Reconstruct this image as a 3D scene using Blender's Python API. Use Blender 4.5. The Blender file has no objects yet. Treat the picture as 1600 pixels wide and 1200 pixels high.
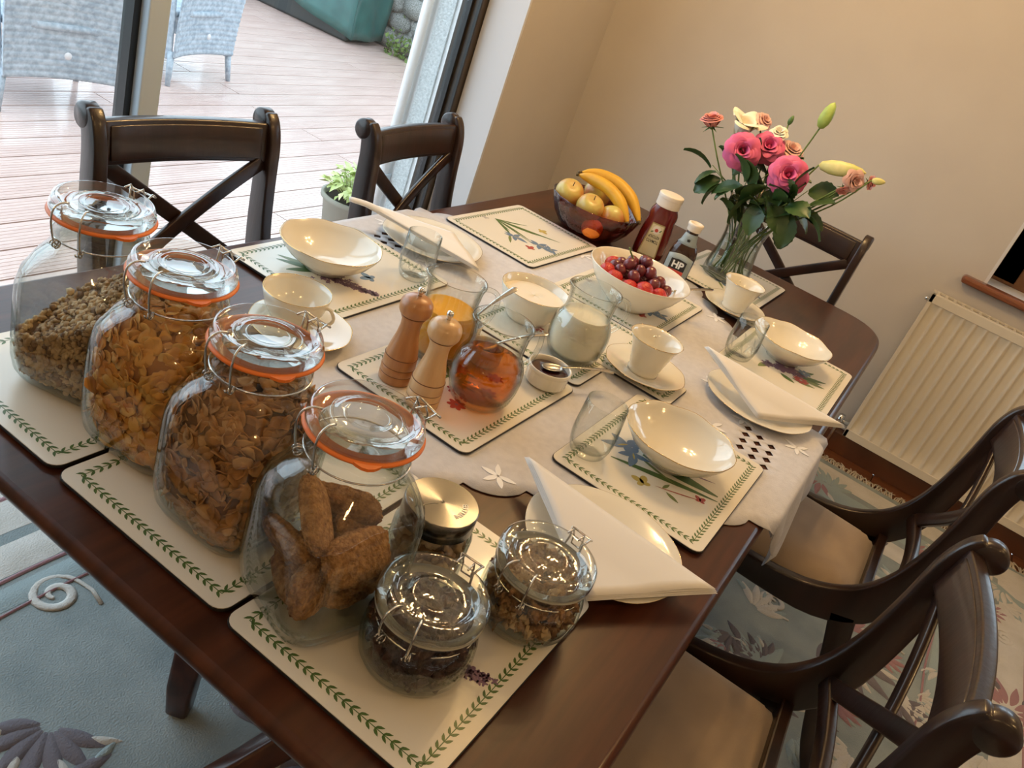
import bpy, math, random
from math import sin, cos, pi, sqrt, radians as RAD
from mathutils import Vector, Matrix, Euler
from mathutils.geometry import delaunay_2d_cdt
from mathutils import noise as MN
random.seed(7)
SC = bpy.context.scene
COL = SC.collection
# ------------------------------------------------------------------ camera
cam_d = bpy.data.cameras.new('camera'); cam = bpy.data.objects.new('camera', cam_d); COL.objects.link(cam)
cam_d.sensor_width = 36.0; cam_d.lens = 1316.3 / 1600 * 36; cam_d.clip_start = 0.02; cam_d.clip_end = 200
Rr = Vector((0.507, -0.799, 0.322)); Dn = Vector((-0.271, -0.503, -0.821)); Fw = Vector((0.818, 0.329, -0.472))
Fw.normalize(); Rr = (Rr - Fw * Rr.dot(Fw)).normalized(); Dn = Fw.cross(Rr)
cam.matrix_world = Matrix(((Rr.x, -Dn.x, -Fw.x, -1.648), (Rr.y, -Dn.y, -Fw.y, -0.603), (Rr.z, -Dn.z, -Fw.z, 1.530), (0, 0, 0, 1)))
SC.camera = cam
# ------------------------------------------------------------------ world, lamps, exposure
SC.view_settings.view_transform = 'Standard'
try: SC.view_settings.look = 'None'
except Exception: pass
SC.view_settings.gamma = 1.0
SC.view_settings.use_curve_mapping = False
SC.view_settings.exposure = -1.2
W = bpy.data.worlds.new('overcast_sky'); SC.world = W; W.use_nodes = True
bg = W.node_tree.nodes['Background']; bg.inputs[0].default_value = (0.72, 0.87, 1.0, 1); bg.inputs[1].default_value = 8.6
cy = SC.cycles
cy.transparent_max_bounces = 40; cy.max_bounces = 12; cy.glossy_bounces = 5; cy.transmission_bounces = 10; cy.diffuse_bounces = 4
cy.caustics_reflective = False; cy.caustics_refractive = False; cy.sample_clamp_indirect = 6.0
cy.use_denoising = True
LAMP = (1.0, 0.63, 0.26)
def lamp(name, loc, power, color, radius, typ='POINT', size=None, rot=None, spot=None):
    d = bpy.data.lights.new(name, typ); d.energy = power; d.color = color
    if typ in ('POINT', 'SPOT'): d.shadow_soft_size = radius
    if typ == 'SPOT': d.spot_size = spot; d.spot_blend = 0.6
    if typ == 'AREA':
        d.shape = 'RECTANGLE'; d.size, d.size_y = size
    o = bpy.data.objects.new(name, d); COL.objects.link(o); o.location = loc
    if rot: o.rotation_euler = rot
    return o
# five bulbs of the ceiling fitting over the table
BULBS = [(0.62 + 0.17 * cos(a), 0.12 + 0.17 * sin(a), 2.20) for a in [2 * pi * k / 5 + .4 for k in range(5)]]
for b in BULBS:
    lamp('ceiling_bulb_light', (b[0], b[1], b[2] - .03), 20.5, LAMP, 0.022)
# light of the kitchen behind the photographer (recessed downlights)
for x, y in ((-2.2, -1.9), (-2.2, -0.4), (-0.6, -2.0), (0.9, -2.0)):
    lamp('downlight', (x, y, 2.33), 27.0, LAMP, 0.05)
# portals only guide the sampling of the real sky through the glazing
p = lamp('patio_portal', (-.22, 1.33, 1.07), 1, (1, 1, 1), 0, 'AREA', (3.1, 2.2), (RAD(-90), 0, 0)); p.data.cycles.is_portal = True
p = lamp('side_portal', (2.24, -1.5, 1.5), 1, (1, 1, 1), 0, 'AREA', (1.1, 1.4), (0, RAD(90), 0)); p.data.cycles.is_portal = True

# ------------------------------------------------------------------ materials
MATS = {}
def _nt(name):
    m = bpy.data.materials.new(name); m.use_nodes = True; nt = m.node_tree
    return m, nt, nt.nodes['Principled BSDF'], nt.nodes['Material Output']
def mat(name, col, rough=.5, metal=0., col2=None, scale=8., stretch=(1, 1, 1), bump=0., bscale=None, coat=0., spec=None, sss=0., trans=0., emis=None, detail=4., contrast=(.35, .65), sheen=0.):
    m, nt, bs, out = _nt(name)
    N, L = nt.nodes, nt.links
    bs.inputs['Base Color'].default_value = (*col, 1); bs.inputs['Roughness'].default_value = rough; bs.inputs['Metallic'].default_value = metal
    bs.inputs['Coat Weight'].default_value = coat; bs.inputs['Coat Roughness'].default_value = .08
    if spec is not None: bs.inputs['Specular IOR Level'].default_value = spec
    if sss: bs.inputs['Subsurface Weight'].default_value = sss; bs.inputs['Subsurface Radius'].default_value = (.02, .012, .008)
    if trans: bs.inputs['Transmission Weight'].default_value = trans
    if sheen: bs.inputs['Sheen Weight'].default_value = sheen
    if emis: bs.inputs['Emission Color'].default_value = (*emis[0], 1); bs.inputs['Emission Strength'].default_value = emis[1]
    if col2 is not None or bump:
        tc = N.new('ShaderNodeTexCoord'); mp = N.new('ShaderNodeMapping'); mp.inputs['Scale'].default_value = stretch
        L.new(tc.outputs['Object'], mp.inputs[0])
    if col2 is not None:
        nz = N.new('ShaderNodeTexNoise'); nz.inputs['Scale'].default_value = scale; nz.inputs['Detail'].default_value = detail
        L.new(mp.outputs[0], nz.inputs[0])
        cr = N.new('ShaderNodeValToRGB'); cr.color_ramp.elements[0].position = contrast[0]; cr.color_ramp.elements[1].position = contrast[1]
        cr.color_ramp.elements[0].color = (*col, 1); cr.color_ramp.elements[1].color = (*col2, 1)
        L.new(nz.outputs['Fac'], cr.inputs[0]); L.new(cr.outputs[0], bs.inputs['Base Color'])
    if bump:
        nb = N.new('ShaderNodeTexNoise'); nb.inputs['Scale'].default_value = bscale or scale * 2; nb.inputs['Detail'].default_value = 5
        L.new(mp.outputs[0], nb.inputs[0])
        bp = N.new('ShaderNodeBump'); bp.inputs['Strength'].default_value = bump; bp.inputs['Distance'].default_value = .01
        L.new(nb.outputs['Fac'], bp.inputs['Height']); L.new(bp.outputs[0], bs.inputs['Normal'])
    MATS[name] = m
    return m
def thin_glass(name, tint=(.97, .985, .975), edge=(.62, .70, .67), rough=.02, gloss=1.0, bump=0., bscale=30.):
    """Clear thin glass: lets light straight through, reflects by Fresnel, darker where seen edge on."""
    m = bpy.data.materials.new(name); m.use_nodes = True; nt = m.node_tree; N, L = nt.nodes, nt.links
    N.remove(N['Principled BSDF']); out = N['Material Output']
    tr = N.new('ShaderNodeBsdfTransparent'); gl = N.new('ShaderNodeBsdfGlossy'); gl.inputs['Roughness'].default_value = rough
    fr = N.new('ShaderNodeLayerWeight'); fr.inputs[0].default_value = .5
    pw = N.new('ShaderNodeMath'); pw.operation = 'POWER'; pw.inputs[1].default_value = 4.5
    ad = N.new('ShaderNodeMath'); ad.operation = 'MULTIPLY_ADD'; ad.inputs[1].default_value = .90; ad.inputs[2].default_value = .045
    L.new(fr.outputs['Facing'], pw.inputs[0]); L.new(pw.outputs[0], ad.inputs[0])
    mx = N.new('ShaderNodeMixShader'); ml = N.new('ShaderNodeMath'); ml.operation = 'MULTIPLY'; ml.inputs[1].default_value = gloss
    lw = N.new('ShaderNodeLayerWeight'); lw.inputs[0].default_value = .5
    cr = N.new('ShaderNodeValToRGB'); e = cr.color_ramp.elements; e[0].position = .45; e[0].color = (*tint, 1); e[1].position = .97; e[1].color = (*edge, 1)
    L.new(lw.outputs['Facing'], cr.inputs[0]); L.new(cr.outputs[0], tr.inputs[0])
    L.new(ad.outputs[0], ml.inputs[0]); L.new(ml.outputs[0], mx.inputs[0]); L.new(tr.outputs[0], mx.inputs[1]); L.new(gl.outputs[0], mx.inputs[2]); L.new(mx.outputs[0], out.inputs[0])
    if bump:
        tc = N.new('ShaderNodeTexCoord'); nb = N.new('ShaderNodeTexNoise'); nb.inputs['Scale'].default_value = bscale; L.new(tc.outputs['Object'], nb.inputs[0])
        bp = N.new('ShaderNodeBump'); bp.inputs['Strength'].default_value = bump; bp.inputs['Distance'].default_value = .003; L.new(nb.outputs['Fac'], bp.inputs['Height'])
        for s in (gl, fr): L.new(bp.outputs[0], s.inputs['Normal'])
    MATS[name] = m; return m
def wood(name, c1, c2, rough=.3, coat=.3, stretch=(1, 12, 12), scale=3., bump=.05):
    return mat(name, c1, rough, 0, c2, scale, stretch, bump, scale * 4, coat, detail=6, contrast=(.3, .7))

wood('table_wood', (.030, .0095, .005), (.072, .022, .010), .30, .08, (1.2, 14, 10), 3., .012)
MATS['table_wood'].node_tree.nodes['Principled BSDF'].inputs['Specular IOR Level'].default_value = .30
wood('chair_wood', (.010, .0045, .003), (.027, .010, .006), .32, .2, (6, 6, 1), 4.)
wood('floor_wood', (.11, .035, .014), (.21, .075, .03), .35, .2, (10, 1.2, 1), 4.)
wood('sill_wood', (.16, .05, .02), (.28, .095, .04), .3, .3, (12, 1.2, 12), 3.)
wood('frame_wood', (.11, .050, .022), (.17, .080, .036), .6, .0, (8, 1.2, 2), 3.)
wood('mill_dark', (.40, .17, .06), (.52, .25, .10), .33, .25, (10, 10, 1.2), 6.)
mat('mill_ring', (.16, .06, .02), .6)
wood('mill_light', (.60, .36, .17), (.70, .45, .23), .33, .25, (10, 10, 1.2), 6.)
mat('seat_fabric', (.33, .24, .16), .85, 0, (.40, .30, .21), 5, bump=.12, bscale=400, sheen=.3)
mat('wall_paint', (.55, .505, .455), .9, 0, (.58, .535, .48), 3, bump=.03, bscale=120)
mat('ceiling_paint', (.85, .82, .77), .9)
mat('white_paint', (.66, .65, .66), .5)
mat('frame_white', (.56, .66, .76), .35)
mat('frame_black', (.015, .016, .018), .3)
mat('frame_bronze', (.060, .045, .034), .35, .2)
mat('deck_board', (.56, .39, .34), .25, 0, (.70, .53, .47), 3, (1, 8, 8), .08, 40, .5, contrast=(.2, .8))
mat('deck_gap', (.05, .03, .025), .8)
mat('render_white', (.85, .87, .88), .8, bump=.3, bscale=60)
mat('render_grey', (.52, .57, .58), .9, 0, (.70, .75, .76), 90, bump=.5, bscale=120)
mat('stone_wall_mix', (.10, .11, .09), .95, 0, (.55, .55, .53), 16, bump=.8, bscale=40)
mat('tarp_teal', (.022, .085, .080), .3, 0, (.035, .125, .115), 6, bump=.3, bscale=9)
mat('tub_dark', (.018, .022, .022), .5)
mat('moss_green', (.09, .16, .035), .9, 0, (.20, .27, .07), 30)
mat('rattan', (.30, .36, .42), .5, 0, (.48, .55, .61), 40)
mat('radiator_enamel', (.72, .66, .55), .35, coat=.2)
mat('chrome', (.75, .74, .72), .12, 1.)
mat('wire_steel', (.62, .60, .56), .22, 1.)
mat('cutlery', (.50, .47, .42), .2, 1.)
mat('china', (.80, .755, .645), .12, coat=.5, spec=.5)
mat('china_gold', (.62, .42, .16), .2, 1.)
mat('napkin', (.80, .77, .73), .9, sss=.0)
mat('table_linen', (.56, .55, .58), .62, 0, (.62, .61, .64), 60, bump=.12, bscale=300, sheen=.2)
mat('linen_stitch', (.86, .86, .88), .4)
mat('mat_cream', (.80, .75, .645), .28, coat=.25)
mat('mat_cork', (.012, .010, .009), .6)
mat('print_green', (.075, .14, .035), .4)
mat('print_olive', (.17, .21, .07), .4)
mat('print_blue', (.13, .20, .30), .4)
mat('print_lilac', (.22, .13, .20), .4)
mat('print_red', (.40, .07, .06), .4)
mat('print_yellow', (.50, .38, .10), .4)
mat('print_pale', (.45, .42, .38), .4)
mat('rubber_orange', (.85, .21, .03), .45, sss=.15)
mat('rubber_clear', (.34, .33, .28), .4)
mat('muesli', (.36, .23, .12), .95, 0, (.60, .45, .27), 30)
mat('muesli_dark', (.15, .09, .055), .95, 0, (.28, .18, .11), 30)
mat('cornflake', (.62, .27, .05), .6, 0, (.80, .42, .10), 20)
mat('cornflake_pale', (.72, .40, .10), .6, 0, (.86, .54, .18), 30)
mat('branflake_pale', (.50, .27, .11), .85, 0, (.62, .37, .17), 60)
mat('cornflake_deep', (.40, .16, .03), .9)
mat('branflake', (.36, .165, .055), .85, 0, (.54, .28, .105), 60)
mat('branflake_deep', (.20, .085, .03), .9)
mat('wheat_biscuit', (.30, .135, .045), .95, 0, (.56, .30, .115), 150, bump=1., bscale=220)
mat('prune', (.020, .009, .008), .4, 0, (.06, .025, .02), 60, bump=.5, bscale=160)
mat('walnut', (.17, .08, .03), .7, 0, (.42, .24, .11), 60, bump=.5, bscale=200)
mat('pale_nut', (.42, .28, .15), .7, 0, (.58, .42, .25), 40)
mat('orange_juice', (.95, .45, .02), .3, sss=.2)
mat('milk', (.88, .82, .66), .3, sss=.1)
mat('cream_yog', (.86, .80, .69), .35, sss=.1)
mat('jam', (.030, .006, .010), .12, coat=.6)
mat('marmalade', (.10, .03, .01), .15, coat=.6)
mat('grape', (.11, .018, .028), .3, 0, (.18, .03, .04), 25, coat=.1, sss=.1)
mat('strawberry', (.42, .012, .010), .35, 0, (.50, .03, .02), 120, bump=.4, bscale=150, coat=.1)
mat('stem_green', (.13, .20, .05), .6)
mat('leaf_dark', (.022, .060, .016), .4, 0, (.045, .095, .028), 18)
mat('leaf_mid', (.06, .13, .035), .45, 0, (.09, .18, .05), 18)
mat('rose_pink', (.62, .09, .25), .55, 0, (.74, .17, .35), 10, sss=.1)
mat('rose_coral', (.72, .26, .26), .55, 0, (.80, .42, .36), 14, sss=.1)
mat('rose_pale', (.70, .36, .36), .55, 0, (.85, .68, .58), 12, sss=.1)
mat('petal_cream', (.86, .80, .66), .5, 0, (.90, .86, .76), 12, sss=.1)
mat('bud_green', (.28, .42, .09), .45, 0, (.42, .55, .15), 30)
mat('lily_yellow', (.55, .55, .16), .45, 0, (.85, .74, .34), 14)
mat('banana', (.72, .42, .03), .45, 0, (.62, .33, .025), 14)
mat('banana_tip', (.09, .06, .02), .7)
mat('apple_skin', (.56, .46, .12), .35, 0, (.55, .13, .05), 14, coat=.2, contrast=(.42, .72))
mat('mandarin', (.85, .24, .02), .45, bump=.3, bscale=160)
mat('ketchup', (.13, .010, .008), .22, coat=.4)
mat('cap_white', (.84, .76, .66), .4)
mat('label_cream', (.70, .62, .40), .5)
mat('label_gold', (.40, .30, .12), .5)
mat('label_black', (.012, .012, .014), .4)
mat('label_blue', (.30, .36, .38), .4)
mat('label_red', (.50, .05, .03), .4)
mat('label_white', (.85, .85, .82), .4)
mat('etch_white', (.95, .92, .85), .3)
mat('sauce_brown', (.035, .013, .006), .2, coat=.4)
mat('brushed_steel', (.15, .145, .14), .24, 1.)
mat('steel_side', (.22, .20, .17), .22, 1.)
mat('rug_pile', (.22, .265, .275), .97, 0, (.30, .345, .35), 7, bump=.35, bscale=260)
mat('rug_cream', (.52, .50, .46), .97, 0, (.60, .58, .55), 12, bump=.35, bscale=260)
mat('rug_teal', (.30, .37, .385), .97, bump=.35, bscale=260)
mat('rug_mauve', (.33, .19, .21), .97, bump=.35, bscale=260)
mat('rug_plum', (.15, .135, .155), .97, bump=.35, bscale=260)
mat('rug_fringe', (.52, .46, .38), .97)
mat('soil', (.03, .02, .014), .95)
mat('pot_stone', (.30, .29, .24), .8)
mat('variegated', (.45, .58, .15), .5, 0, (.72, .80, .42), 30)
mat('ground', (.25, .26, .24), .95)
mat('bulb', (1, .8, .5), .3, emis=((1.0, .66, .34), 60.))
thin_glass('jar_glass', (.975, .985, .98), (.50, .58, .54), .03, 1.15, .25, 18.)
thin_glass('tumbler_glass', (.97, .98, .975), (.55, .60, .58), .02, 1.1)
thin_glass('etched_glass', (.80, .83, .83), (.50, .55, .54), .12, 1.3, .6, 70.)
thin_glass('window_glass', (.97, .985, .98), (.85, .90, .90), .0, .8)
thin_glass('bowl_ruby', (.62, .30, .26), (.22, .07, .06), .06, 1.5, .6, 60.)
thin_glass('apple_juice', (.84, .45, .07), (.60, .24, .02), .03, .8)
thin_glass('vase_water', (.86, .89, .86), (.60, .66, .62), .02, .6)
thin_glass('lid_glass', (.955, .97, .955), (.38, .43, .40), .05, 2.3, .6, 30.)
thin_glass('jug_glass', (.965, .975, .965), (.42, .48, .46), .03, 1.4, .15, 14.)
# brushed lid: radial anisotropy
m = MATS['brushed_steel']; bs = m.node_tree.nodes['Principled BSDF']; bs.inputs['Anisotropic'].default_value = .92; bs.inputs['Anisotropic Rotation'].default_value = .25
tg = m.node_tree.nodes.new('ShaderNodeTangent'); tg.direction_type = 'RADIAL'; tg.axis = 'Z'; m.node_tree.links.new(tg.outputs[0], bs.inputs['Tangent'])

# ------------------------------------------------------------------ mesh helpers
class MB:
    def __init__(s): s.V = []; s.F = []; s.S = []; s.I = []
    def add(s, V, F, mi=0, smooth=True, mx=None):
        b = len(s.V)
        if mx is not None: V = [mx @ Vector(v) for v in V]
        s.V += [tuple(v) for v in V]; s.F += [tuple(b + i for i in f) for f in F]; s.S += [smooth] * len(F); s.I += [mi] * len(F)
        return s
    def box(s, c, d, mi=0, mx=None):
        x, y, z = c; a, b, e = d[0] / 2, d[1] / 2, d[2] / 2
        V = [(x + i * a, y + j * b, z + k * e) for i in (-1, 1) for j in (-1, 1) for k in (-1, 1)]
        F = [(0, 1, 3, 2), (4, 6, 7, 5), (0, 4, 5, 1), (2, 3, 7, 6), (0, 2, 6, 4), (1, 5, 7, 3)]
        return s.add(V, F, mi, False, mx)
    def lathe(s, prof, n=48, mi=0, mod=None, mx=None, smooth=True):
        ar = sum(a[0] * b[1] - b[0] * a[1] for a, b in zip(prof, list(prof[1:]) + [prof[0]]))
        if ar < 0: prof = list(prof)[::-1]
        V = []; F = []; m = len(prof)
        for (r, z) in prof:
            for k in range(n):
                t = 2 * pi * k / n; rr, zz = (r, z) if mod is None else mod(t, r, z)
                V.append((rr * cos(t), rr * sin(t), zz))
        for i in range(m - 1):
            for k in range(n):
                a, b = i * n + k, i * n + (k + 1) % n
                F.append((a, b, b + n, a + n))
        return s.add(V, F, mi, smooth, mx)
    def tube(s, pts, r, n=8, closed=False, mi=0, mx=None, caps=True, flat=1.0):
        P = [Vector(p) for p in pts]; m = len(P); V = []; F = []
        up = None
        for i in range(m):
            if closed: t = P[(i + 1) % m] - P[i - 1]
            else: t = P[min(i + 1, m - 1)] - P[max(i - 1, 0)]
            t.normalize()
            if up is None: up = Vector((0, 0, 1)) if abs(t.z) < .9 else Vector((1, 0, 0))
            a = t.cross(up)
            if a.length < 1e-5: a = t.cross(Vector((.3, .9, .1)))
            a.normalize(); b = a.cross(t).normalized(); up = b
            ri = r[i] if isinstance(r, (list, tuple)) else r
            for k in range(n):
                q = 2 * pi * k / n; V.append(P[i] + a * cos(q) * ri + b * sin(q) * ri * flat)
        for i in range(m if closed else m - 1):
            for k in range(n):
                a0, b0 = i * n + k, i * n + (k + 1) % n; c0, d0 = ((i + 1) % m) * n + k, ((i + 1) % m) * n + (k + 1) % n
                F.append((a0, b0, d0, c0))
        if caps and not closed: F.append(tuple(range(n - 1, -1, -1))); F.append(tuple(range((m - 1) * n, m * n)))
        return s.add(V, F, mi, True, mx)
    def prism(s, poly, z0, z1, mi=0, mx=None, smooth=False):
        n = len(poly); V = [(x, y, z0) for x, y in poly] + [(x, y, z1) for x, y in poly]
        F = [tuple(range(n - 1, -1, -1)), tuple(range(n, 2 * n))] + [(i, (i + 1) % n, n + (i + 1) % n, n + i) for i in range(n)]
        return s.add(V, F, mi, smooth, mx)
    def flat(s, poly, z=0, mi=0, mx=None):
        return s.add([(x, y, z) for x, y in poly], [tuple(range(len(poly)))], mi, False, mx)
    def grid(s, fn, nu, nv, mi=0, smooth=True, mx=None, closeu=False):
        V = [fn(i / nu, j / nv) for i in range(nu + 1) for j in range(nv + 1)]
        F = [(i * (nv + 1) + j, (i + 1) * (nv + 1) + j, (i + 1) * (nv + 1) + j + 1, i * (nv + 1) + j + 1) for i in range(nu) for j in range(nv)]
        return s.add(V, F, mi, smooth, mx)
    def ball(s, c, r, n=12, m=8, mi=0, sc=(1, 1, 1), mx=None, f=None):
        V = []; F = []
        for i in range(m + 1):
            p = pi * i / m
            for k in range(n):
                t = 2 * pi * k / n; d = Vector((sin(p) * cos(t), sin(p) * sin(t), cos(p)))
                q = r if f is None else r * f(d)
                V.append((c[0] + d.x * q * sc[0], c[1] + d.y * q * sc[1], c[2] + d.z * q * sc[2]))
        for i in range(m):
            for k in range(n):
                a, b = i * n + k, i * n + (k + 1) % n; F.append((a, a + n, b + n, b))
        return s.add(V, F, mi, True, mx)
    def mesh(s, name, mats):
        me = bpy.data.meshes.new(name); me.from_pydata(s.V, [], s.F)
        for q in (mats if isinstance(mats, (list, tuple)) else [mats]): me.materials.append(MATS[q] if isinstance(q, str) else q)
        me.polygons.foreach_set('use_smooth', s.S); me.polygons.foreach_set('material_index', s.I)
        me.validate(); me.update(); return me
def place(o, loc=None, rot=None, parent=None, scale=None):
    if parent is not None: o.parent = parent
    if loc is not None: o.location = loc
    if rot is not None: o.rotation_euler = (0, 0, rot) if isinstance(rot, (int, float)) else rot
    if scale is not None: o.scale = (scale,) * 3 if isinstance(scale, (int, float)) else scale
    return o
def mods(o, bevel=0, sub=0, solid=0, seg=2):
    if solid: q = o.modifiers.new('solidify', 'SOLIDIFY'); q.thickness = solid; q.offset = 0
    if bevel: q = o.modifiers.new('bevel', 'BEVEL'); q.width = bevel; q.segments = seg; q.limit_method = 'ANGLE'; q.harden_normals = False
    if sub: q = o.modifiers.new('subsurf', 'SUBSURF'); q.levels = sub; q.render_levels = sub
    return o
def tag(o, label=None, cat=None, group=None, kind=None):
    if label: o['label'] = label
    if cat: o['category'] = cat
    if group: o['group'] = group
    if kind: o['kind'] = kind
    return o
def thing(name, label, cat, loc=(0, 0, 0), rot=0, group=None):
    o = bpy.data.objects.new(name, None); COL.objects.link(o); o.empty_display_size = .05
    return tag(place(o, loc, rot), label, cat, group)
def part(name, mb, m, parent, label=None, kind=None, loc=None, rot=None, scale=None, **k):
    me = mb if isinstance(mb, bpy.types.Mesh) else mb.mesh(name, m)
    o = bpy.data.objects.new(name, me); COL.objects.link(o); place(o, loc, rot, parent, scale)
    mods(o, **k); return tag(o, label, None, None, kind)
def solo(name, mb, m, label, cat, loc=(0, 0, 0), rot=0, group=None, kind=None, scale=None, **k):
    me = mb if isinstance(mb, bpy.types.Mesh) else mb.mesh(name, m)
    o = bpy.data.objects.new(name, me); COL.objects.link(o); place(o, loc, rot, None, scale)
    mods(o, **k); return tag(o, label, cat, group, kind)
def struct(name, mb, m, parent=None, **k):
    o = bpy.data.objects.new(name, mb.mesh(name, m)); COL.objects.link(o); mods(o, **k)
    if parent is not None: o.parent = parent
    else: o['kind'] = 'structure'
    return o
def dup(root, loc=None, rot=None, label=None, group=None, scale=None):
    def cp(o, par):
        c = o.copy(); COL.objects.link(c)
        if par is not None: c.parent = par
        for ch in list(o.children):
            if ch.get('category') is None: cp(ch, c)
        return c
    r = cp(root, None); place(r, loc, rot, None, scale)
    if label: r['label'] = label
    if group: r['group'] = group
    return r
def text(name, s, size, m, parent, loc, rot=(0, 0, 0), ext=.0002, bold=0., align='CENTER', sx=1.):
    c = bpy.data.curves.new(name, 'FONT'); c.body = s; c.size = size; c.extrude = ext; c.offset = bold; c.align_x = align; c.align_y = 'CENTER'; c.materials.append(MATS[m])
    tmp = bpy.data.objects.new('tmp', c); me = bpy.data.meshes.new_from_object(tmp); bpy.data.objects.remove(tmp); bpy.data.curves.remove(c)
    o = bpy.data.objects.new(name, me); COL.objects.link(o); place(o, loc, rot, parent, (sx, 1, 1)); return o
def rrect(lx, ly, r, n=5):
    P = []
    for cx, cy_, a0 in ((lx / 2 - r, ly / 2 - r, 0), (-lx / 2 + r, ly / 2 - r, pi / 2), (-lx / 2 + r, -ly / 2 + r, pi), (lx / 2 - r, -ly / 2 + r, 3 * pi / 2)):
        for k in range(n + 1):
            a = a0 + pi / 2 * k / n; P.append((cx + r * cos(a), cy_ + r * sin(a)))
    return P
def ellipse(cx, cy_, a, b, rot=0, n=14):
    return [(cx + a * cos(t) * cos(rot) - b * sin(t) * sin(rot), cy_ + a * cos(t) * sin(rot) + b * sin(t) * cos(rot)) for t in [2 * pi * k / n for k in range(n)]]
def leafpoly(x0, y0, ang, L, w, n=5, bend=0.):
    P = []; Q = []
    for i in range(n + 1):
        t = i / n; wv = w * sin(pi * min(1, t * .9 + .05)) * (1 - .2 * t); u = L * t; v = bend * L * t * t
        P.append((u, v + wv / 2)); Q.append((u, v - wv / 2))
    P = P + Q[::-1]; c, s_ = cos(ang), sin(ang)
    return [(x0 + c * a - s_ * b, y0 + s_ * a + c * b) for a, b in P]

# ================================================================== STRUCTURE
WX, WY, ZC = 2.02, 1.07, 2.40          # back wall plane, window wall plane, ceiling
XL, YR = -3.3, -3.1
# floor slab and separate boards where the rug does not hide them
fl = struct('floor', MB().box(((XL + WX) / 2, (YR + WY + .25) / 2, -.06), (WX - XL, WY + .25 - YR, .10)), 'deck_gap')
bd = MB().box((0, 0, 0), (.118, .596, .010)).mesh('floor_board', 'floor_wood')
for i in range(4):
    for j in range(7):
        y = -2.95 + .6 * j + (.3 if i % 2 else 0)
        if y > 1.0: continue
        part('floor_board', bd, None, fl, loc=(1.955 - .12 * i, y, -.005), bevel=.0015, seg=1)
# window wall with opening x -1.75..1.32, z 0..2.15
ox0, ox1, oz = -1.76, 1.32, 2.15
mb = MB()
mb.box(((XL + ox0) / 2, WY + .14, ZC / 2), (ox0 - XL, .28, ZC)); mb.box(((ox1 + WX + .2) / 2, WY + .14, ZC / 2), (WX + .2 - ox1, .28, ZC)); mb.box(((ox0 + ox1) / 2, WY + .14, (oz + ZC) / 2), (ox1 - ox0, .28, ZC - oz))
struct('wall_window', mb, 'wall_paint')
# back wall with window opening y -.79..-2.2, z .905..2.1
wy0, wy1, wz0, wz1 = -2.2, -.79, .905, 2.1
mb = MB()
mb.box((WX + .12, (wy1 + WY) / 2, ZC / 2), (.24, WY - wy1, ZC)); mb.box((WX + .12, (wy0 + YR) / 2, ZC / 2), (.24, wy0 - YR, ZC))
mb.box((WX + .12, (wy0 + wy1) / 2, wz0 / 2 - .0125), (.24, wy1 - wy0, wz0 - .025)); mb.box((WX + .12, (wy0 + wy1) / 2, (wz1 + ZC) / 2), (.24, wy1 - wy0, ZC - wz1))
struct('wall_back', mb, 'wall_paint')
struct('wall_near', MB().box((XL - .05, (YR + WY) / 2, ZC / 2), (.1, WY - YR + .5, ZC)), 'wall_paint')
struct('wall_right', MB().box(((XL + WX) / 2, YR - .05, ZC / 2), (WX - XL + .4, .1, ZC)), 'wall_paint')
struct('ceiling', MB().box(((XL + WX) / 2, (YR + WY) / 2, ZC + .05), (WX - XL + .5, WY - YR + .6, .1)), 'ceiling_paint')
mb = MB().prism([(0, 0), (.018, 0), (.018, .085), (.012, .094), (.012, .10), (0, .105)], 0, WY - YR, mx=Matrix.Translation((WX, YR, 0)) @ Matrix(((-1, 0, 0, 0), (0, 0, 1, 0), (0, 1, 0, 0), (0, 0, 0, 1))))
struct('baseboard_back', mb, 'floor_wood')
# ---- patio door: frame, mullion, two panes
GY = 1.27
d1 = bpy.data.objects.new('door_1', None); COL.objects.link(d1); d1['kind'] = 'structure'
mb = MB(); mb.box((1.295, GY + .02, oz / 2), (.05, .09, oz)); mb.box((ox0 + .03, GY + .02, oz / 2), (.06, .09, oz)); mb.box(((ox0 + ox1) / 2, GY + .02, oz - .03), (ox1 - ox0, .09, .06)); mb.box(((ox0 + ox1) / 2, GY + .02, .0), (ox1 - ox0, .09, .05))
struct('door_frame', mb, 'frame_bronze', d1, bevel=.004)
mb = MB(); mb.box((1.262, GY + .025, 1.06), (.014, .03, 2.06)); mb.box((1.266, GY - .020, 1.06), (.006, .012, 2.08))
struct('door_gasket', mb, 'frame_black', d1)
struct('door_edge_trim', MB().box((1.317, GY - .05, oz / 2), (.012, .05, oz)), 'frame_white', d1, bevel=.003)
struct('door_stile', MB().box((-.140, GY, 1.07), (.062, .07, 2.10)), 'frame_white', d1, bevel=.004)
struct('door_stile', MB().box((-.181, GY + .015, 1.07), (.020, .04, 2.10)), 'frame_black', d1)
struct('pane', MB().box(((-.11 + 1.25) / 2, GY + .03, 1.07), (1.36, .012, 2.08)), 'window_glass', d1)
struct('pane', MB().box(((-.192 + ox0 + .06) / 2, GY + .03, 1.07), (-.192 - ox0 - .06, .012, 2.08)), 'window_glass', d1)
struct('trim_1', MB().box((1.312, 1.155, oz / 2), (.014, .17, oz)), 'white_paint')
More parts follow.
